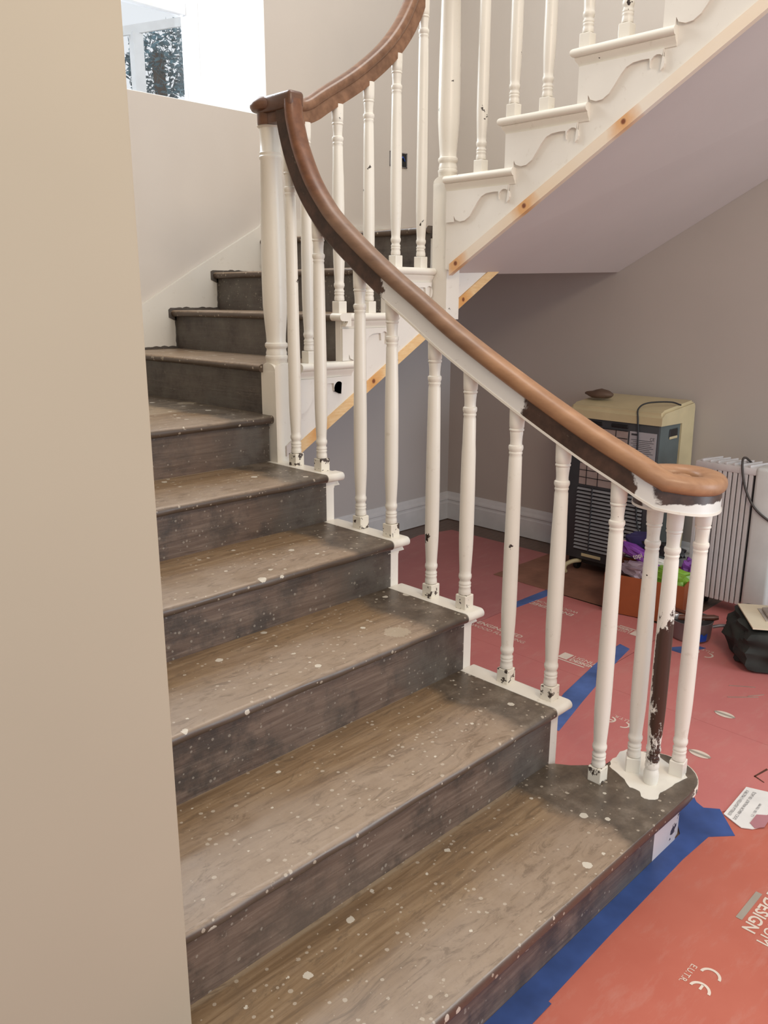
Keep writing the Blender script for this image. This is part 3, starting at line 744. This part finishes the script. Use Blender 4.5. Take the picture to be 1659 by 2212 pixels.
def sheet(pts, mat, label, z=.0):
    b = bmesh.new(); poly_slab(b, pts, -.004 + z, z - .0002)
    o = obj('floor_protection_sheet', b, mat); tag(o, label, 'floor sheet', 'red floor protection sheets'); return o
s1 = sheet([(.885, 1.452), (2.21, 1.452), (2.20, 2.60), (1.95, 2.665), (1.62, 2.60), (1.5, 2.56), (.885, 2.50)], M_SHEETP, 'dusky red floor sheet reaching the skirting in the far corner')
s2 = sheet([(.885, .752), (1.64, .752), (1.655, 1.447), (.885, 1.447)], M_SHEET, 'red floor sheet printed with ENGINEERED and LIGNUM, between two blue tape joints')
s3 = sheet([(.885, -.35), (2.42, -.35), (2.42, .748), (.885, .748)], M_SHEET, 'red floor sheet under the metal pan and the black bag')
s4 = sheet([(.30, .018), (.884, -.198), (.884, 1.75), (.055, 1.75), (.055, .36), (.33, .2)], M_SHEET, 'red floor sheet beside the bottom step with two oval stamps')
s4o = s4
s5 = sheet([(-2.2, -2.2), (.884, -2.2), (.884, -.202), (.298, .016), (-2.2, .016)], M_SHEETO, 'orange-red floor sheet with large pale CE mark in the foreground')
# fix overlap of sheet near the step: thin wedge
def prints(par, mat, fn, name='printed_text', label=None):
    b = bmesh.new(); fn(b); return obj(name, b, mat, par, False, label)
def lignum(b, o, key, s, strip_gap=True):
    d, u = DX[key]; d = Vector(d); u = Vector(u); o = Vector(o)   # o: lower-left corner of text block
    quad = lambda x0, x1, y0, y1: b.faces.new([b.verts.new(o + d * x + u * y + Vector((0, 0, .0006))) for x, y in ((x0, y0), (x1, y0), (x1, y1), (x0, y1))])
    quad(0, s * .32, 0, s * .42)
    text_bm(b, 'LIGNUM', o + d * (s * .36) + u * (s * .24), d, u, s * .25)
    text_bm(b, 'DESIGN', o + d * (s * .38) + u * (s * .02), d, u, s * .235, bold=.001)
def strip(b, o, key, L, wd):
    d, u = DX[key]; d = Vector(d); u = Vector(u); o = Vector(o)
    b.faces.new([b.verts.new(o + d * x + u * y + Vector((0, 0, .0006))) for x, y in ((0, 0), (L, 0), (L, wd), (0, wd))])
# near: text direction -x, up -y
prints(s5, M_PRINT, lambda b: lignum(b, (.185, -.248, 0), 'r180', .19))
prints(s5, M_PRINTD, lambda b: strip(b, (.115, -.226, 0), 'r180', .13, .016), 'printed_strip')
def eutr(b, o, key, s): d, u = DX[key]; text_bm(b, 'E.U.T.R.', o, d, u, s)
ce_mark(s5, (-.272, -.262, 0), (-1, 0, 0), (0, -1, 0), .048)
prints(s5, M_PRINT, lambda b: eutr(b, (-.236, -.216, 0), 'r180', .021))
ce_mark(s4, (.655, .492, 0), (0, 1, 0), (-1, 0, 0), .05)
prints(s4, M_PRINT, lambda b: eutr(b, (.70, .44, 0), 'r90', .024))
ce_mark(s3, (1.462, .545, 0), (0, 1, 0), (-1, 0, 0), .055)
prints(s3, M_PRINT, lambda b: eutr(b, (1.515, .50, 0), 'r90', .024))
def engw(b, o, key, s):
    d, u = DX[key]; d = Vector(d); u = Vector(u); o = Vector(o)
    text_bm(b, 'ENGINEERED', o + u * (s * .95), d, u, s, bold=.0006); text_bm(b, 'WOOD FLOORING', o, d, u, s * .80)
prints(s2, M_PRINT, lambda b: engw(b, (.992, 1.452, 0), 'r-90', .044)); prints(s2, M_PRINT, lambda b: engw(b, (1.503, 1.175, 0), 'r90', .044))
prints(s2, M_PRINT, lambda b: (lignum(b, (.985, .962, 0), 'r-90', .145), strip(b, (.968, .95, 0), 'r-90', .13, .008)))
prints(s2, M_PRINT, lambda b: (lignum(b, (1.487, .825, 0), 'r90', .13), strip(b, (1.50, .83, 0), 'r90', .12, .008)))
for (ox, oy, par) in ((.993, .232, s3), (.660, .176, s4)):
    b = bmesh.new(); n = 28; vs = [b.verts.new((ox + .021 * math.cos(2 * PI * i / n), oy + .036 * math.sin(2 * PI * i / n), .0008)) for i in range(n)]; b.faces.new(vs)
    obj('printed_oval', b, M_PRINT, par)
    b = bmesh.new(); b.faces.new([b.verts.new(p) for p in ((ox - .006, oy - .038, .0012), (ox + .006, oy - .038, .0012), (ox + .006, oy + .038, .0012), (ox - .006, oy + .038, .0012))]); obj('oval_band', b, M_PRINTD, par)
b = bmesh.new(); pts = [(.73, -.02), (.655, -.008), (.652, -.012), (.725, -.026)]; poly_slab(b, pts, 0, .0012); poly_slab(b, [(.655, -.008), (.640, -.045), (.643, -.046), (.66, -.01)], 0, .0012); obj('cut_mark', b, M_BRUSH, s4)

def tape(pts, mat, label, z=.0010, z0=0.0):
    b = bmesh.new(); poly_slab(b, pts, z0, z); return tag(obj('masking_tape', b, mat), label, 'tape', 'blue masking tape strips')
tape([(-.60, -.042), (-.30, -.036), (.10, -.033), (.246, -.040), (.305, -.092), (.352, -.05), (.401, -.006), (.372, .032), (.385, .06), (.403, .075), (.373, .100), (.30, .105), (.255, .06), (.2, .024), (.0, .0225), (-.60, .0225)], M_TAPE, 'wide blue tape along the foot of the bottom step, fanning out at its corner')
tape([(-1.20, -.055), (-.566, -.050), (-.56, .0225), (-1.20, .0225)], M_TAPE, 'blue tape length by the bottom riser at the lower edge of the photo', .0020, .0011)
tape([(1.30, .838), (1.282, .780), (1.137, .755), (.86, .695), (.70, .66), (.45, .60), (.44, .67), (.566, .705), (.706, .748), (.86, .775), (1.032, .805), (1.24, .835)], M_TAPEL, 'blue tape joint running from the second step towards the box')
tape([(1.66, 1.478), (1.376, 1.484), (1.30, 1.482), (1.30, 1.436), (1.564, 1.42), (1.66, 1.425)], M_TAPEL, 'faded blue tape joint near the heater foot')
tape([(1.53, .59), (1.53, .545), (1.40, .60), (1.40, .68)], M_TAPEL, 'short blue tape piece under the metal pan')
# brown paper by the heater
b = bmesh.new(); nx, ny = 14, 20
def pz(i, j): return .0022 + .004 * max(0, noise.noise(Vector((i * .45, j * .35, 2)))) * min(1, i / 3, j / 3)
g = [[b.verts.new((1.66 + .62 * i / nx, .98 + .85 * j / ny, pz(i, j))) for j in range(ny + 1)] for i in range(nx + 1)]
g2 = [[b.verts.new((1.66 + .62 * i / nx, .98 + .85 * j / ny, .0006)) for j in range(ny + 1)] for i in range(nx + 1)]
for i in range(nx):
    for j in range(ny): b.faces.new((g[i][j], g[i + 1][j], g[i + 1][j + 1], g[i][j + 1])); b.faces.new((g2[i][j], g2[i][j + 1], g2[i + 1][j + 1], g2[i + 1][j]))
for i in range(nx): b.faces.new((g[i][0], g2[i][0], g2[i + 1][0], g[i + 1][0])); b.faces.new((g[i][ny], g[i + 1][ny], g2[i + 1][ny], g2[i][ny]))
for j in range(ny): b.faces.new((g[0][j], g[0][j + 1], g2[0][j + 1], g2[0][j])); b.faces.new((g[nx][j], g2[nx][j], g2[nx][j + 1], g[nx][j + 1]))
tag(obj('paper_sheet', b, M_CARD, None, True), 'crumpled brown paper on the floor under the heater and box', 'paper')
# torn white label
b = bmesh.new(); poly_slab(b, [(.571, -.017), (.60, -.10), (.505, -.118), (.456, -.122), (.400, -.132), (.368, -.116), (.352, -.09), (.359, -.073), (.381, -.026)], .0016, .004)
lab = tag(obj('paper_label', b, M_WHITEP), 'torn white printed label lying on the red floor sheet beside the blue tape', 'label')
M_INK = plain('grey_ink', (.2, .19, .19), .6)
b = bmesh.new()
dL = Vector((.58 - .39, -.022 + .035, 0)).normalized(); uL = Vector((0, 0, 1)).cross(dL)
text_bm(b, 'ESTRELLA EIGHTEEN 5 MULTIPLY', Vector((.385, -.045, .0042)), dL, uL, .0135, sx=.86); text_bm(b, 'DOC1 ABACHI WALNUT 150 LACQ', Vector((.375, -.065, .0042)), dL, uL, .0135, sx=.86); text_bm(b, '1,2 / 150 / 920 MM', Vector((.425, -.095, .0042)), dL, uL, .011)
obj('label_print', b, M_INK, lab)
b = bmesh.new(); poly_slab(b, [(.445, -.098), (.47, -.128), (.44, -.135), (.40, -.138), (.375, -.12), (.39, -.100)], .004, .0055); obj('torn_corner', b, M_PINK, lab)
# splinters
for i, (x, y, a, L) in enumerate(((.93, .36, .3, .12), (1.02, .40, .15, .10), (.98, .33, .5, .07))):
    b = bmesh.new(); bx(b, -L / 2, L / 2, -.0015, .0015, 0, .002); bmesh.ops.rotate(b, verts=b.verts, cent=(0, 0, 0), matrix=Matrix.Rotation(a - 1.1, 3, 'Z'))
    for v in b.verts: v.co += Vector((x + .25, y - .12, .0002))
    tag(obj('wood_splinter', b, M_BLADE), ('longest pale wood splinter on the red sheet, in front of the black bag', 'middle pale splinter, the one farthest from the camera among the three', 'shortest pale wood splinter, nearest the right edge of the photo')[i], 'splinter', 'wood splinters')

# ------------------------------------------------------------------ gas heater
ht = thing('gas_heater', 'old cabinet heater with dark grey back, cream top and louvres, against the grey wall', 'heater', (2.2, 1.36, 0))
hx, y0, y1 = 2.03, 1.10, 1.617
b = bmesh.new(); bx(b, hx, 2.27, y0, y1, .085, .90, bev=.006); obj('back_panel', b, M_DGREY, ht, True)
b = bmesh.new(); bx(b, hx + .006, 2.255, y0 - .0025, y0 + .02, .09, .885); obj('side_panel', b, M_BGREY, ht)
b = bmesh.new(); extr(b, [(hx - .008, .880), (hx - .006, .935), (hx + .02, .955), (2.38, .985), (2.40, .96), (2.405, .5), (2.37, .08), (2.25, .08), (2.25, .875)], y0 - .012, y1 + .012, 'y')
bmesh.ops.bevel(b, geom=[e for e in b.edges if abs(e.verts[0].co.y - e.verts[1].co.y) < 1e-6 and e.verts[0].co.z > .9 or (abs(e.verts[0].co.y - e.verts[1].co.y) > .1 and e.verts[0].co.z > .9)], offset=.014, segments=3, affect='EDGES')
obj('cream_casing', b, M_CREAM, ht, True)
for ya, yb in ((1.42, 1.535), (1.27, 1.375)):
    b = bmesh.new(); bx(b, hx - .004, hx + .01, ya, yb, .845, .870, bev=.008); bx(b, hx - .006, hx, ya + .01, yb - .01, .856, .860); obj('handle_slot', b, M_BLACK, ht)
b = bmesh.new(); bx(b, hx - .003, hx + .002, 1.272, 1.545, .515, .835); mp_ = obj('filter_panel', b, M_MESHP, ht)
b = bmesh.new()
for i in range(1, 9): bx(b, hx - .006, hx - .003, 1.272, 1.545, .515 + .04 * i - .0015, .515 + .04 * i + .0015)
for yv in (1.34, 1.43, 1.50): bx(b, hx - .006, hx - .003, yv - .0015, yv + .0015, .515, .835)
obj('wire_grille', b, M_BLACK, mp_)
b = bmesh.new(); bx(b, hx - .002, hx + .004, 1.155, 1.552, .135, .50); lv = obj('louvre_recess', b, M_BLACK, ht)
for i in range(17):
    z = .145 + .0212 * i; b = bmesh.new(); extr(b, [(hx - .002, z), (hx - .012, z + .001), (hx - .010, z + .006), (hx - .002, z + .011)], 1.158, 1.549, 'y'); obj('louvre_slat', b, M_SLAT, lv)
b = bmesh.new(); bx(b, hx - .014, hx - .002, 1.452, 1.457, .14, .50); bx(b, hx - .014, hx - .002, 1.25, 1.255, .14, .50); obj('louvre_bar', b, M_DGREY, lv)
b = bmesh.new(); bx(b, hx - .0025, hx + .001, 1.112, 1.262, .69, .838); lb = obj('rating_label', b, M_LABEL, ht)
b = bmesh.new(); text_bm(b, 'CE', (hx - .003, 1.148, .80), (0, -1, 0), (0, 0, 1), .022, -.0005); obj('label_ce_mark', b, M_DGREY, lb)
b = bmesh.new()
for i in range(11): bx(b, hx - .0034, hx - .0026, 1.125 + .01 * (i % 3), 1.252 - .012 * (i % 2), .70 + .0095 * i, .7022 + .0095 * i)
bx(b, hx - .0034, hx - .0026, 1.215, 1.252, .818, .828); obj('label_print', b, M_DGREY, lb)
b = bmesh.new(); bx(b, 2.13, 2.225, y0 - .006, y0 + .006, .80, .855, bev=.01); obj('side_handle', b, M_BLACK, ht)
b = bmesh.new(); bx(b, 2.135, 2.22, y0 - .008, y0, .80, .815, bev=.004); obj('handle_lip', b, M_CREAM, ht)
b = bmesh.new(); bx(b, 2.06, 2.34, y0 + .02, y1 - .02, .055, .09); obj('base_plate', b, M_BLACK, ht)
for cx_, cy_ in ((2.09, 1.16), (2.09, 1.56), (2.32, 1.16), (2.32, 1.56)):
    b = bmesh.new(); lathe(b, 0, 0, [(.010, -.012), (.026, -.012), (.028, -.006), (.028, .006), (.026, .012), (.010, .012)], 18)
    bmesh.ops.rotate(b, verts=b.verts, cent=(0, 0, 0), matrix=Matrix.Rotation(PI / 2, 3, 'X'))
    for v in b.verts: v.co += Vector((cx_, cy_, .0312 + .0))
    obj('castor', b, M_BLACK, ht, True)
b = bmesh.new(); tube(b, crom([(2.06, 1.525, .065), (2.01, 1.54, .068), (1.965, 1.557, .055), (1.945, 1.553, .035), (1.955, 1.55, .016)], 5), .012, 10); obj('curved_foot', b, M_CREAM, ht, True, 'cream curved foot sticking out at the bottom')
b = bmesh.new(); bx(b, hx - .006, hx, 1.38, 1.50, .105, .122, bev=.002); obj('lower_handle', b, M_CREAM, ht)
b = bmesh.new(); tube(b, crom([(2.22, 1.09, .972), (2.16, 1.12, .990), (2.08, 1.20, .985), (2.03, 1.225, .958), (2.014, 1.215, .90), (2.012, 1.205, .78), (2.014, 1.21, .65), (2.010, 1.19, .50), (2.008, 1.17, .36), (2.0, 1.12, .27), (1.98, 1.05, .235)], 6), .0042, 8); obj('power_cable', b, M_BLACK, ht, True)
# leather item on top
b = bmesh.new(); bmesh.ops.create_icosphere(b, subdivisions=3, radius=1)
for v in b.verts:
    k = noise.noise(v.co * 1.6); v.co = Vector((2.16 + v.co.x * .05, 1.535 + v.co.y * .085, 0.999 + max(-.022, v.co.z * (.026 + .012 * k) * (1 - .45 * max(0, v.co.y)))))
tag(obj('work_glove', b, M_TAN, None, True), 'crumpled brown leather glove lying on top of the cream heater casing', 'glove')

# ------------------------------------------------------------------ oil radiator
rd = thing('oil_radiator', 'pale grey upright finned electric radiator beside the cream-topped heater', 'radiator', (2.07, .72, 0))
b = bmesh.new(); bx(b, 2.012, 2.13, .60, .873, .075, .72); obj('fin_core', b, M_GAP, rd)
for i in range(11):
    ya = .872 - .0248 * i; b = bmesh.new(); bx(b, 2.0, 2.142, ya - .0195, ya, .062, .722, bev=.003); obj('fin', b, M_RAD, rd)
b = bmesh.new(); bx(b, 1.997, 2.145, .590, .885, .705, .742, bev=.008)
obj('top_rail', b, M_RAD, rd, True)
b = bmesh.new()
for i in range(7):
    ya = .855 - .038 * i; extr(b, [(2.0, ya), (2.0, ya - .007), (2.14, ya - .045), (2.14, ya - .038)], .742, .752, 'z')
obj('top_slats', b, M_RAD, rd)
b = bmesh.new(); bx(b, 1.993, 2.150, .475, .595, .045, .748, bev=.018, seg=4); hs = obj('control_housing', b, M_RADH, rd, True)
b = bmesh.new(); bx(b, 2.03, 2.13, .470, .480, .52, .70, bev=.004); obj('cord_store', b, M_RADP, hs, True)
b = bmesh.new(); bx(b, 2.03, 2.13, .470, .480, .37, .50, bev=.004); obj('control_panel', b, M_RADP, hs, True)
b = bmesh.new(); lathe(b, 0, 0, [(.02, 0), (.02, .012), (.015, .016)], 20)
bmesh.ops.rotate(b, verts=b.verts, cent=(0, 0, 0), matrix=Matrix.Rotation(PI / 2, 3, 'X'))
for v in b.verts: v.co += Vector((2.08, .471, .43))
obj('dial', b, M_BLACK, hs, True)
for i in range(4): b = bmesh.new(); bx(b, 2.02, 2.06, .472, .478, .30 + .014 * i, .305 + .014 * i); obj('vent_slot', b, M_GAP, hs)
for ya in (.55, .82):
    b = bmesh.new(); bx(b, 2.03, 2.11, ya - .02, ya + .02, .03, .065); lathe(b, 2.02, ya, [(.02, 0.0), (.022, .015), (.02, .03)], 14); lathe(b, 2.12, ya, [(.02, 0.0), (.022, .015), (.02, .03)], 14); obj('castor_foot', b, M_BLACK, rd)
b = bmesh.new(); tube(b, crom([(2.10, .655, .745), (2.05, .665, .775), (2.0, .66, .77), (1.985, .645, .70), (1.98, .615, .62), (1.982, .56, .545), (2.0, .46, .48), (2.05, .40, .44)], 6), .0055, 8); obj('power_cable', b, M_CABLE, rd, True)

# ------------------------------------------------------------------ box of packaging
bxt = thing('cardboard_box', 'open orange-brown cardboard box crammed with plastic wrappers, behind the spindles', 'box', (1.78, .93, 0))
def rotbox(bm, c, hx_, hy_, z0, z1, ang, bev=0.0):
    n0 = len(bm.verts); t = bmesh.new(); bx(t, -hx_, hx_, -hy_, hy_, z0, z1, bev=bev)
    bmesh.ops.rotate(t, verts=t.verts, cent=(0, 0, 0), matrix=Matrix.Rotation(ang, 3, 'Z'))
    for v in t.verts: v.co += Vector((c[0], c[1], 0))
    me = bpy.data.meshes.new('t'); t.to_mesh(me); t.free(); bm.from_mesh(me); bpy.data.meshes.remove(me)
AB = .21
cb = (1.79, .955); ca, sa = math.cos(AB), math.sin(AB)
def loc(u, v): return (cb[0] + u * ca - v * sa, cb[1] + u * sa + v * ca)
BH = .20
b = bmesh.new()
rotbox(b, loc(-.148, 0), .003, .19, .004, BH, AB); rotbox(b, loc(.148, 0), .003, .19, .004, BH, AB); rotbox(b, loc(0, .188), .148, .003, .004, BH, AB); rotbox(b, loc(0, -.188), .148, .003, .004, BH, AB); rotbox(b, cb, .148, .188, .004, .008, AB)
obj('box_body', b, M_BOX, bxt)
def crumple(name, u, v, z, sx, sy, sz, mat, label, cat='wrapper', seed=0, amp=.35, ang=0.0, tilt=0.0):
    b = bmesh.new(); bmesh.ops.create_icosphere(b, subdivisions=3, radius=1)
    R = Matrix.Rotation(ang, 3, 'Z') @ Matrix.Rotation(tilt, 3, 'X')
    for w_ in b.verts:
        c = w_.co.copy(); c = Vector([math.copysign(abs(q) ** .6, q) for q in c])
        c *= 1 + amp * (noise.noise(c * 2.2 + Vector((seed, 0, 0)))) + .12 * noise.noise(c * 6 + Vector((0, seed, 0)))
        w_.co = R @ Vector((c.x * sx, c.y * sy, c.z * sz))
    x, y = loc(u, v)
    for w_ in b.verts: w_.co += Vector((x, y, z))
    return tag(obj(name, b, mat), label, cat, 'packaging in the box')
crumple('plastic_bag', -.01, .0, .10, .11, .15, .07, M_BLACK, 'black plastic bag at the bottom of the packed cardboard box', 'bag', 1)
crumple('plastic_bag', -.06, .07, .215, .055, .075, .030, M_CLEARBAG, 'cloudy clear bag over the box rim, below the purple wrapper', 'bag', 2, .5)
crumple('plastic_wrapper', .02, .06, .262, .04, .12, .026, M_PURPLE, 'purple wrapper with white lettering sticking out of the box', 'wrapper', 3, .25, .1, .35)
crumple('plastic_wrapper', .09, .09, .325, .02, .085, .040, M_NAVY, 'dark navy wrapper at the top of the pile in the box', 'wrapper', 4, .25, 0, -.2)
crumple('plastic_wrapper', -.05, -.08, .205, .055, .105, .042, M_GREEN, 'lime green wrapper at the right side of the box', 'wrapper', 5, .3)
crumple('plastic_wrapper', .05, -.165, .215, .05, .035, .06, M_PURPLE, 'dark purple wrapper at the right end of the box', 'wrapper', 6, .3)
crumple('paper_scrap', .0, -.02, .255, .02, .06, .014, M_WHITEP, 'white paper scrap between the purple and green wrappers', 'paper', 7, .3, .2)
crumple('plastic_wrapper', .06, .185, .27, .03, .03, .045, M_PINK, 'dusky pink wrapper peeping out at the left end of the box', 'wrapper', 8, .2)
crumple('plastic_bag', .06, -.03, .30, .03, .10, .03, M_BLACK, 'black plastic film between the navy and purple wrappers', 'bag', 10, .4)
b = bmesh.new(); rotbox(b, loc(.02, .135), .004, .022, .262, .300, AB + .1); q = obj('plastic_card', b, M_WHITEP); tag(q, 'pale blue-white card tucked behind the purple wrapper', 'card', 'packaging in the box')
b = bmesh.new(); x, y = loc(-.012, .035); text_bm(b, 'topi', (1.738, 1.030, .258), (-.15, -.88, .42), (-.1, .42, .9), .036, .002, .0008)
pw = [o for o in bpy.data.objects if o.get('label', '').startswith('purple wrapper')][0]
obj('wrapper_lettering', b, M_WHITEP, pw)

# ------------------------------------------------------------------ metal pan with tools
pan = thing('metal_pan', 'grey metal pan with a handle and blue tape on its side, holding brushes', 'pan', (1.60, .655, 0))
px, py, pr = 1.605, .655, .092
b = bmesh.new(); n = 32
prof = [(pr * .86, .0012), (pr * .95, .010), (pr * 1.0, .085), (pr * 1.035, .089), (pr * 1.035, .092), (pr * .985, .091), (pr * .93, .014), (pr * .6, .008), (.001, .008)]
rings = [[b.verts.new((px + r * math.cos(2 * PI * i / n), py + r * math.sin(2 * PI * i / n), z)) for i in range(n)] for r, z in prof]
for A_, B_ in zip(rings, rings[1:]):
    for i in range(n): b.faces.new((A_[i], A_[(i + 1) % n], B_[(i + 1) % n], B_[i]))
b.faces.new(rings[0]); obj('pan_body', b, M_STEEL, pan, True)
b = bmesh.new(); hd = Vector((.42, -.9, 0)).normalized(); hp = Vector((px, py, 0)) + hd * pr
tube(b, [hp + Vector((0, 0, .062)), hp + hd * .03 + Vector((0, 0, .072)), hp + hd * .10 + Vector((0, 0, .08))], .008, 8); obj('handle_neck', b, M_STEEL, pan, True)
b = bmesh.new(); e = hp + hd * .085; s_ = Vector((hd.y, -hd.x, 0)) * .014
for sg in (1, -1):
    tube(b, [e + s_ * sg + Vector((0, 0, .078)), e + s_ * sg + hd * .10 + Vector((0, 0, .070))], .004, 6)
tube(b, [e + s_ + hd * .10 + Vector((0, 0, .07)), e - s_ + hd * .10 + Vector((0, 0, .07))], .005, 6)
obj('handle_grip', b, M_BRIGHT, pan, True)
b = bmesh.new(); vs = []
for i in range(9):
    a = math.radians(205 + 6 * i); vs.append((math.cos(a), math.sin(a)))
lo = [b.verts.new((px + (pr * .985) * c, py + (pr * .985) * s, .012)) for c, s in vs]; hi = [b.verts.new((px + (pr + .0015) * c, py + (pr + .0015) * s, .040 + .01 * ((i * 7) % 3) / 2)) for i, (c, s) in enumerate(vs)]
for i in range(8): b.faces.new((lo[i], lo[i + 1], hi[i + 1], hi[i]))
obj('tape_patch', b, M_BLUEP, pan)
b = bmesh.new(); d_ = Vector((.075, -.15, .02)); st = Vector((px - .03, py + .05, .088))
tube(b, [st, st + d_ * .3, st + d_ * .6, st + d_ * .9, st + d_ * 1.02], .01, 10, [.012, .015, .013, .014, .008])
tb = obj('paint_brush', b, M_BRUSH, None, True); tag(tb, 'dark wooden brush handle resting across the metal pan', 'brush')
b = bmesh.new(); lathe(b, st.x - .004, st.y + .012, [(.013, .083), (.016, .088), (.016, .104), (.013, .108)], 14); obj('ferrule', b, M_BRIGHT, tb, True)
b = bmesh.new(); rotbox(b, (px - .005, py + .02), .012, .075, .093, .098, .35); tag(obj('paint_stirrer', b, M_BLADE), 'flat dusty wooden stirrer lying in the pan behind the brush', 'stirrer')
b = bmesh.new(); rotbox(b, (px + .03, py + .05), .014, .06, .093, .099, -.2); tag(obj('filling_knife', b, M_BRUSH), 'dark flat scraper lying at the back of the metal pan', 'scraper')

# ------------------------------------------------------------------ black bag, board and block
AG = math.atan2(-.16, -.24)
uA = Vector((-.24, -.162, 0)).normalized(); vA = Vector((.162, -.24, 0)).normalized(); A0 = Vector((1.66, .48, 0))
b = bmesh.new(); bmesh.ops.create_cube(b, size=2); bmesh.ops.subdivide_edges(b, edges=b.edges[:], cuts=11, use_grid_fill=True)
cen = A0 + uA * .13 + vA * .24
for v in b.verts:
    c = v.co.copy(); l = c.length; c = c.lerp(c.normalized() * 1.25, .35)
    c *= 1 + .15 * noise.noise(c * 2.2)
    v.co = cen + uA * c.x * .185 + vA * c.y * .27 + Vector((0, 0, .092 + max(-.092, c.z * .086)))
bag = thing('tool_bag', 'black canvas tool bag on the red floor under the cream board', 'bag', (cen.x, cen.y, 0))
obj('bag_body', b, M_BAG, bag, True)
b = bmesh.new(); tube(b, crom([cen + uA * .17 - vA * .10 + Vector((0, 0, .12)), cen + uA * .21 - vA * .05 + Vector((0, 0, .09)), cen + uA * .215 + vA * .03 + Vector((0, 0, .09)), cen + uA * .18 + vA * .08 + Vector((0, 0, .12))], 5), .008, 8); obj('strap', b, M_BAG, bag, True)
b = bmesh.new(); Bz = .190
P4 = [A0, A0 + uA * .288, A0 + uA * .288 + vA * .42, A0 + vA * .42]
poly_slab(b, [(p.x, p.y) for p in P4], Bz, Bz + .006); tag(obj('cream_board', b, M_BOARD), 'cream painted offcut board lying flat on the black tool bag', 'board')
bc = A0 + uA * .13 + vA * .155
tr = thing('sanding_tray', 'cloudy plastic tray with a brown block on the cream board', 'tray', (bc.x, bc.y, Bz + .006))
b = bmesh.new(); rotbox(b, (bc.x, bc.y), .075, .085, Bz + .0065, Bz + .0095, math.atan2(uA.y, uA.x)); rotbox(b, (bc.x, bc.y), .062, .072, Bz + .009, Bz + .022, math.atan2(uA.y, uA.x), bev=.005); obj('tray_body', b, M_TRAYC, tr, True)
b = bmesh.new(); rotbox(b, (bc.x + .01, bc.y), .045, .05, Bz + .022, Bz + .085, math.atan2(uA.y, uA.x), bev=.004); obj('brown_block', b, M_BLOCK, tr)

# ------------------------------------------------------------------ socket box in the back wall
sk = thing('socket_box', 'open dark electrical back box in the plaster above the middle flight', 'socket', (1.9, YB, 2.26))
b = bmesh.new(); bx(b, 1.83, 1.975, YB - .003, YB + .001, 2.262, 2.345); obj('recess', b, M_BLACK, sk)
b = bmesh.new()
for a_ in ((1.83, 1.836, 2.262, 2.345), (1.968, 1.975, 2.262, 2.345), (1.83, 1.975, 2.262, 2.267), (1.83, 1.975, 2.340, 2.345)): bx(b, a_[0], a_[1], YB - .006, YB - .002, a_[2], a_[3])
obj('metal_rim', b, M_STEEL, sk)
b = bmesh.new(); tube(b, crom([(1.86, YB - .004, 2.28), (1.90, YB - .014, 2.30), (1.93, YB - .012, 2.32), (1.955, YB - .005, 2.30)], 4), .004, 6); obj('wire', b, M_BLUEP, sk, True)

# ------------------------------------------------------------------ outside the window
tr_ = thing('garden_tree', 'blue-green bushy tree seen blurred through the stair window', 'tree', (2.0, 5.6, 0))
b = bmesh.new(); tube(b, [(1.97, 5.6, -.004), (1.98, 5.6, 2.0), (2.0, 5.6, 2.9), (2.0, 5.65, 3.4)], .05, 10); obj('trunk', b, M_TRUNK, tr_, True)
b = bmesh.new()
for i in range(1300):
    a = random.uniform(0, 2 * PI); u_ = random.uniform(-1, 1); r = random.uniform(.5, 1) ** .5
    c = Vector((1.99 + .26 * r * math.cos(a) * math.sqrt(1 - u_ * u_), 5.6 + .3 * r * math.sin(a), 3.32 + .27 * r * u_))
    d1 = Vector((random.gauss(0, 1), random.gauss(0, 1), random.gauss(0, 1))).normalized() * random.uniform(.02, .045); d2 = d1.orthogonal().normalized() * .016
    b.faces.new([b.verts.new(c + q) for q in (-d1, d2, d1, -d2)])
obj('crown', b, M_LEAF, tr_)
ob = thing('conservatory', 'white timber conservatory frame outside the stair window', 'building', (1.42, 5.0, 0))
b = bmesh.new(); bx(b, 1.384, 1.464, 4.92, 4.98, -.004, 3.30); obj('post', b, M_OUT, ob)
b = bmesh.new(); extr(b, [(1.0, 3.16), (1.0, 3.22), (2.2, 3.62), (2.2, 3.56)], 4.95, 5.0, 'y'); obj('roof_beam', b, M_OUT, ob)
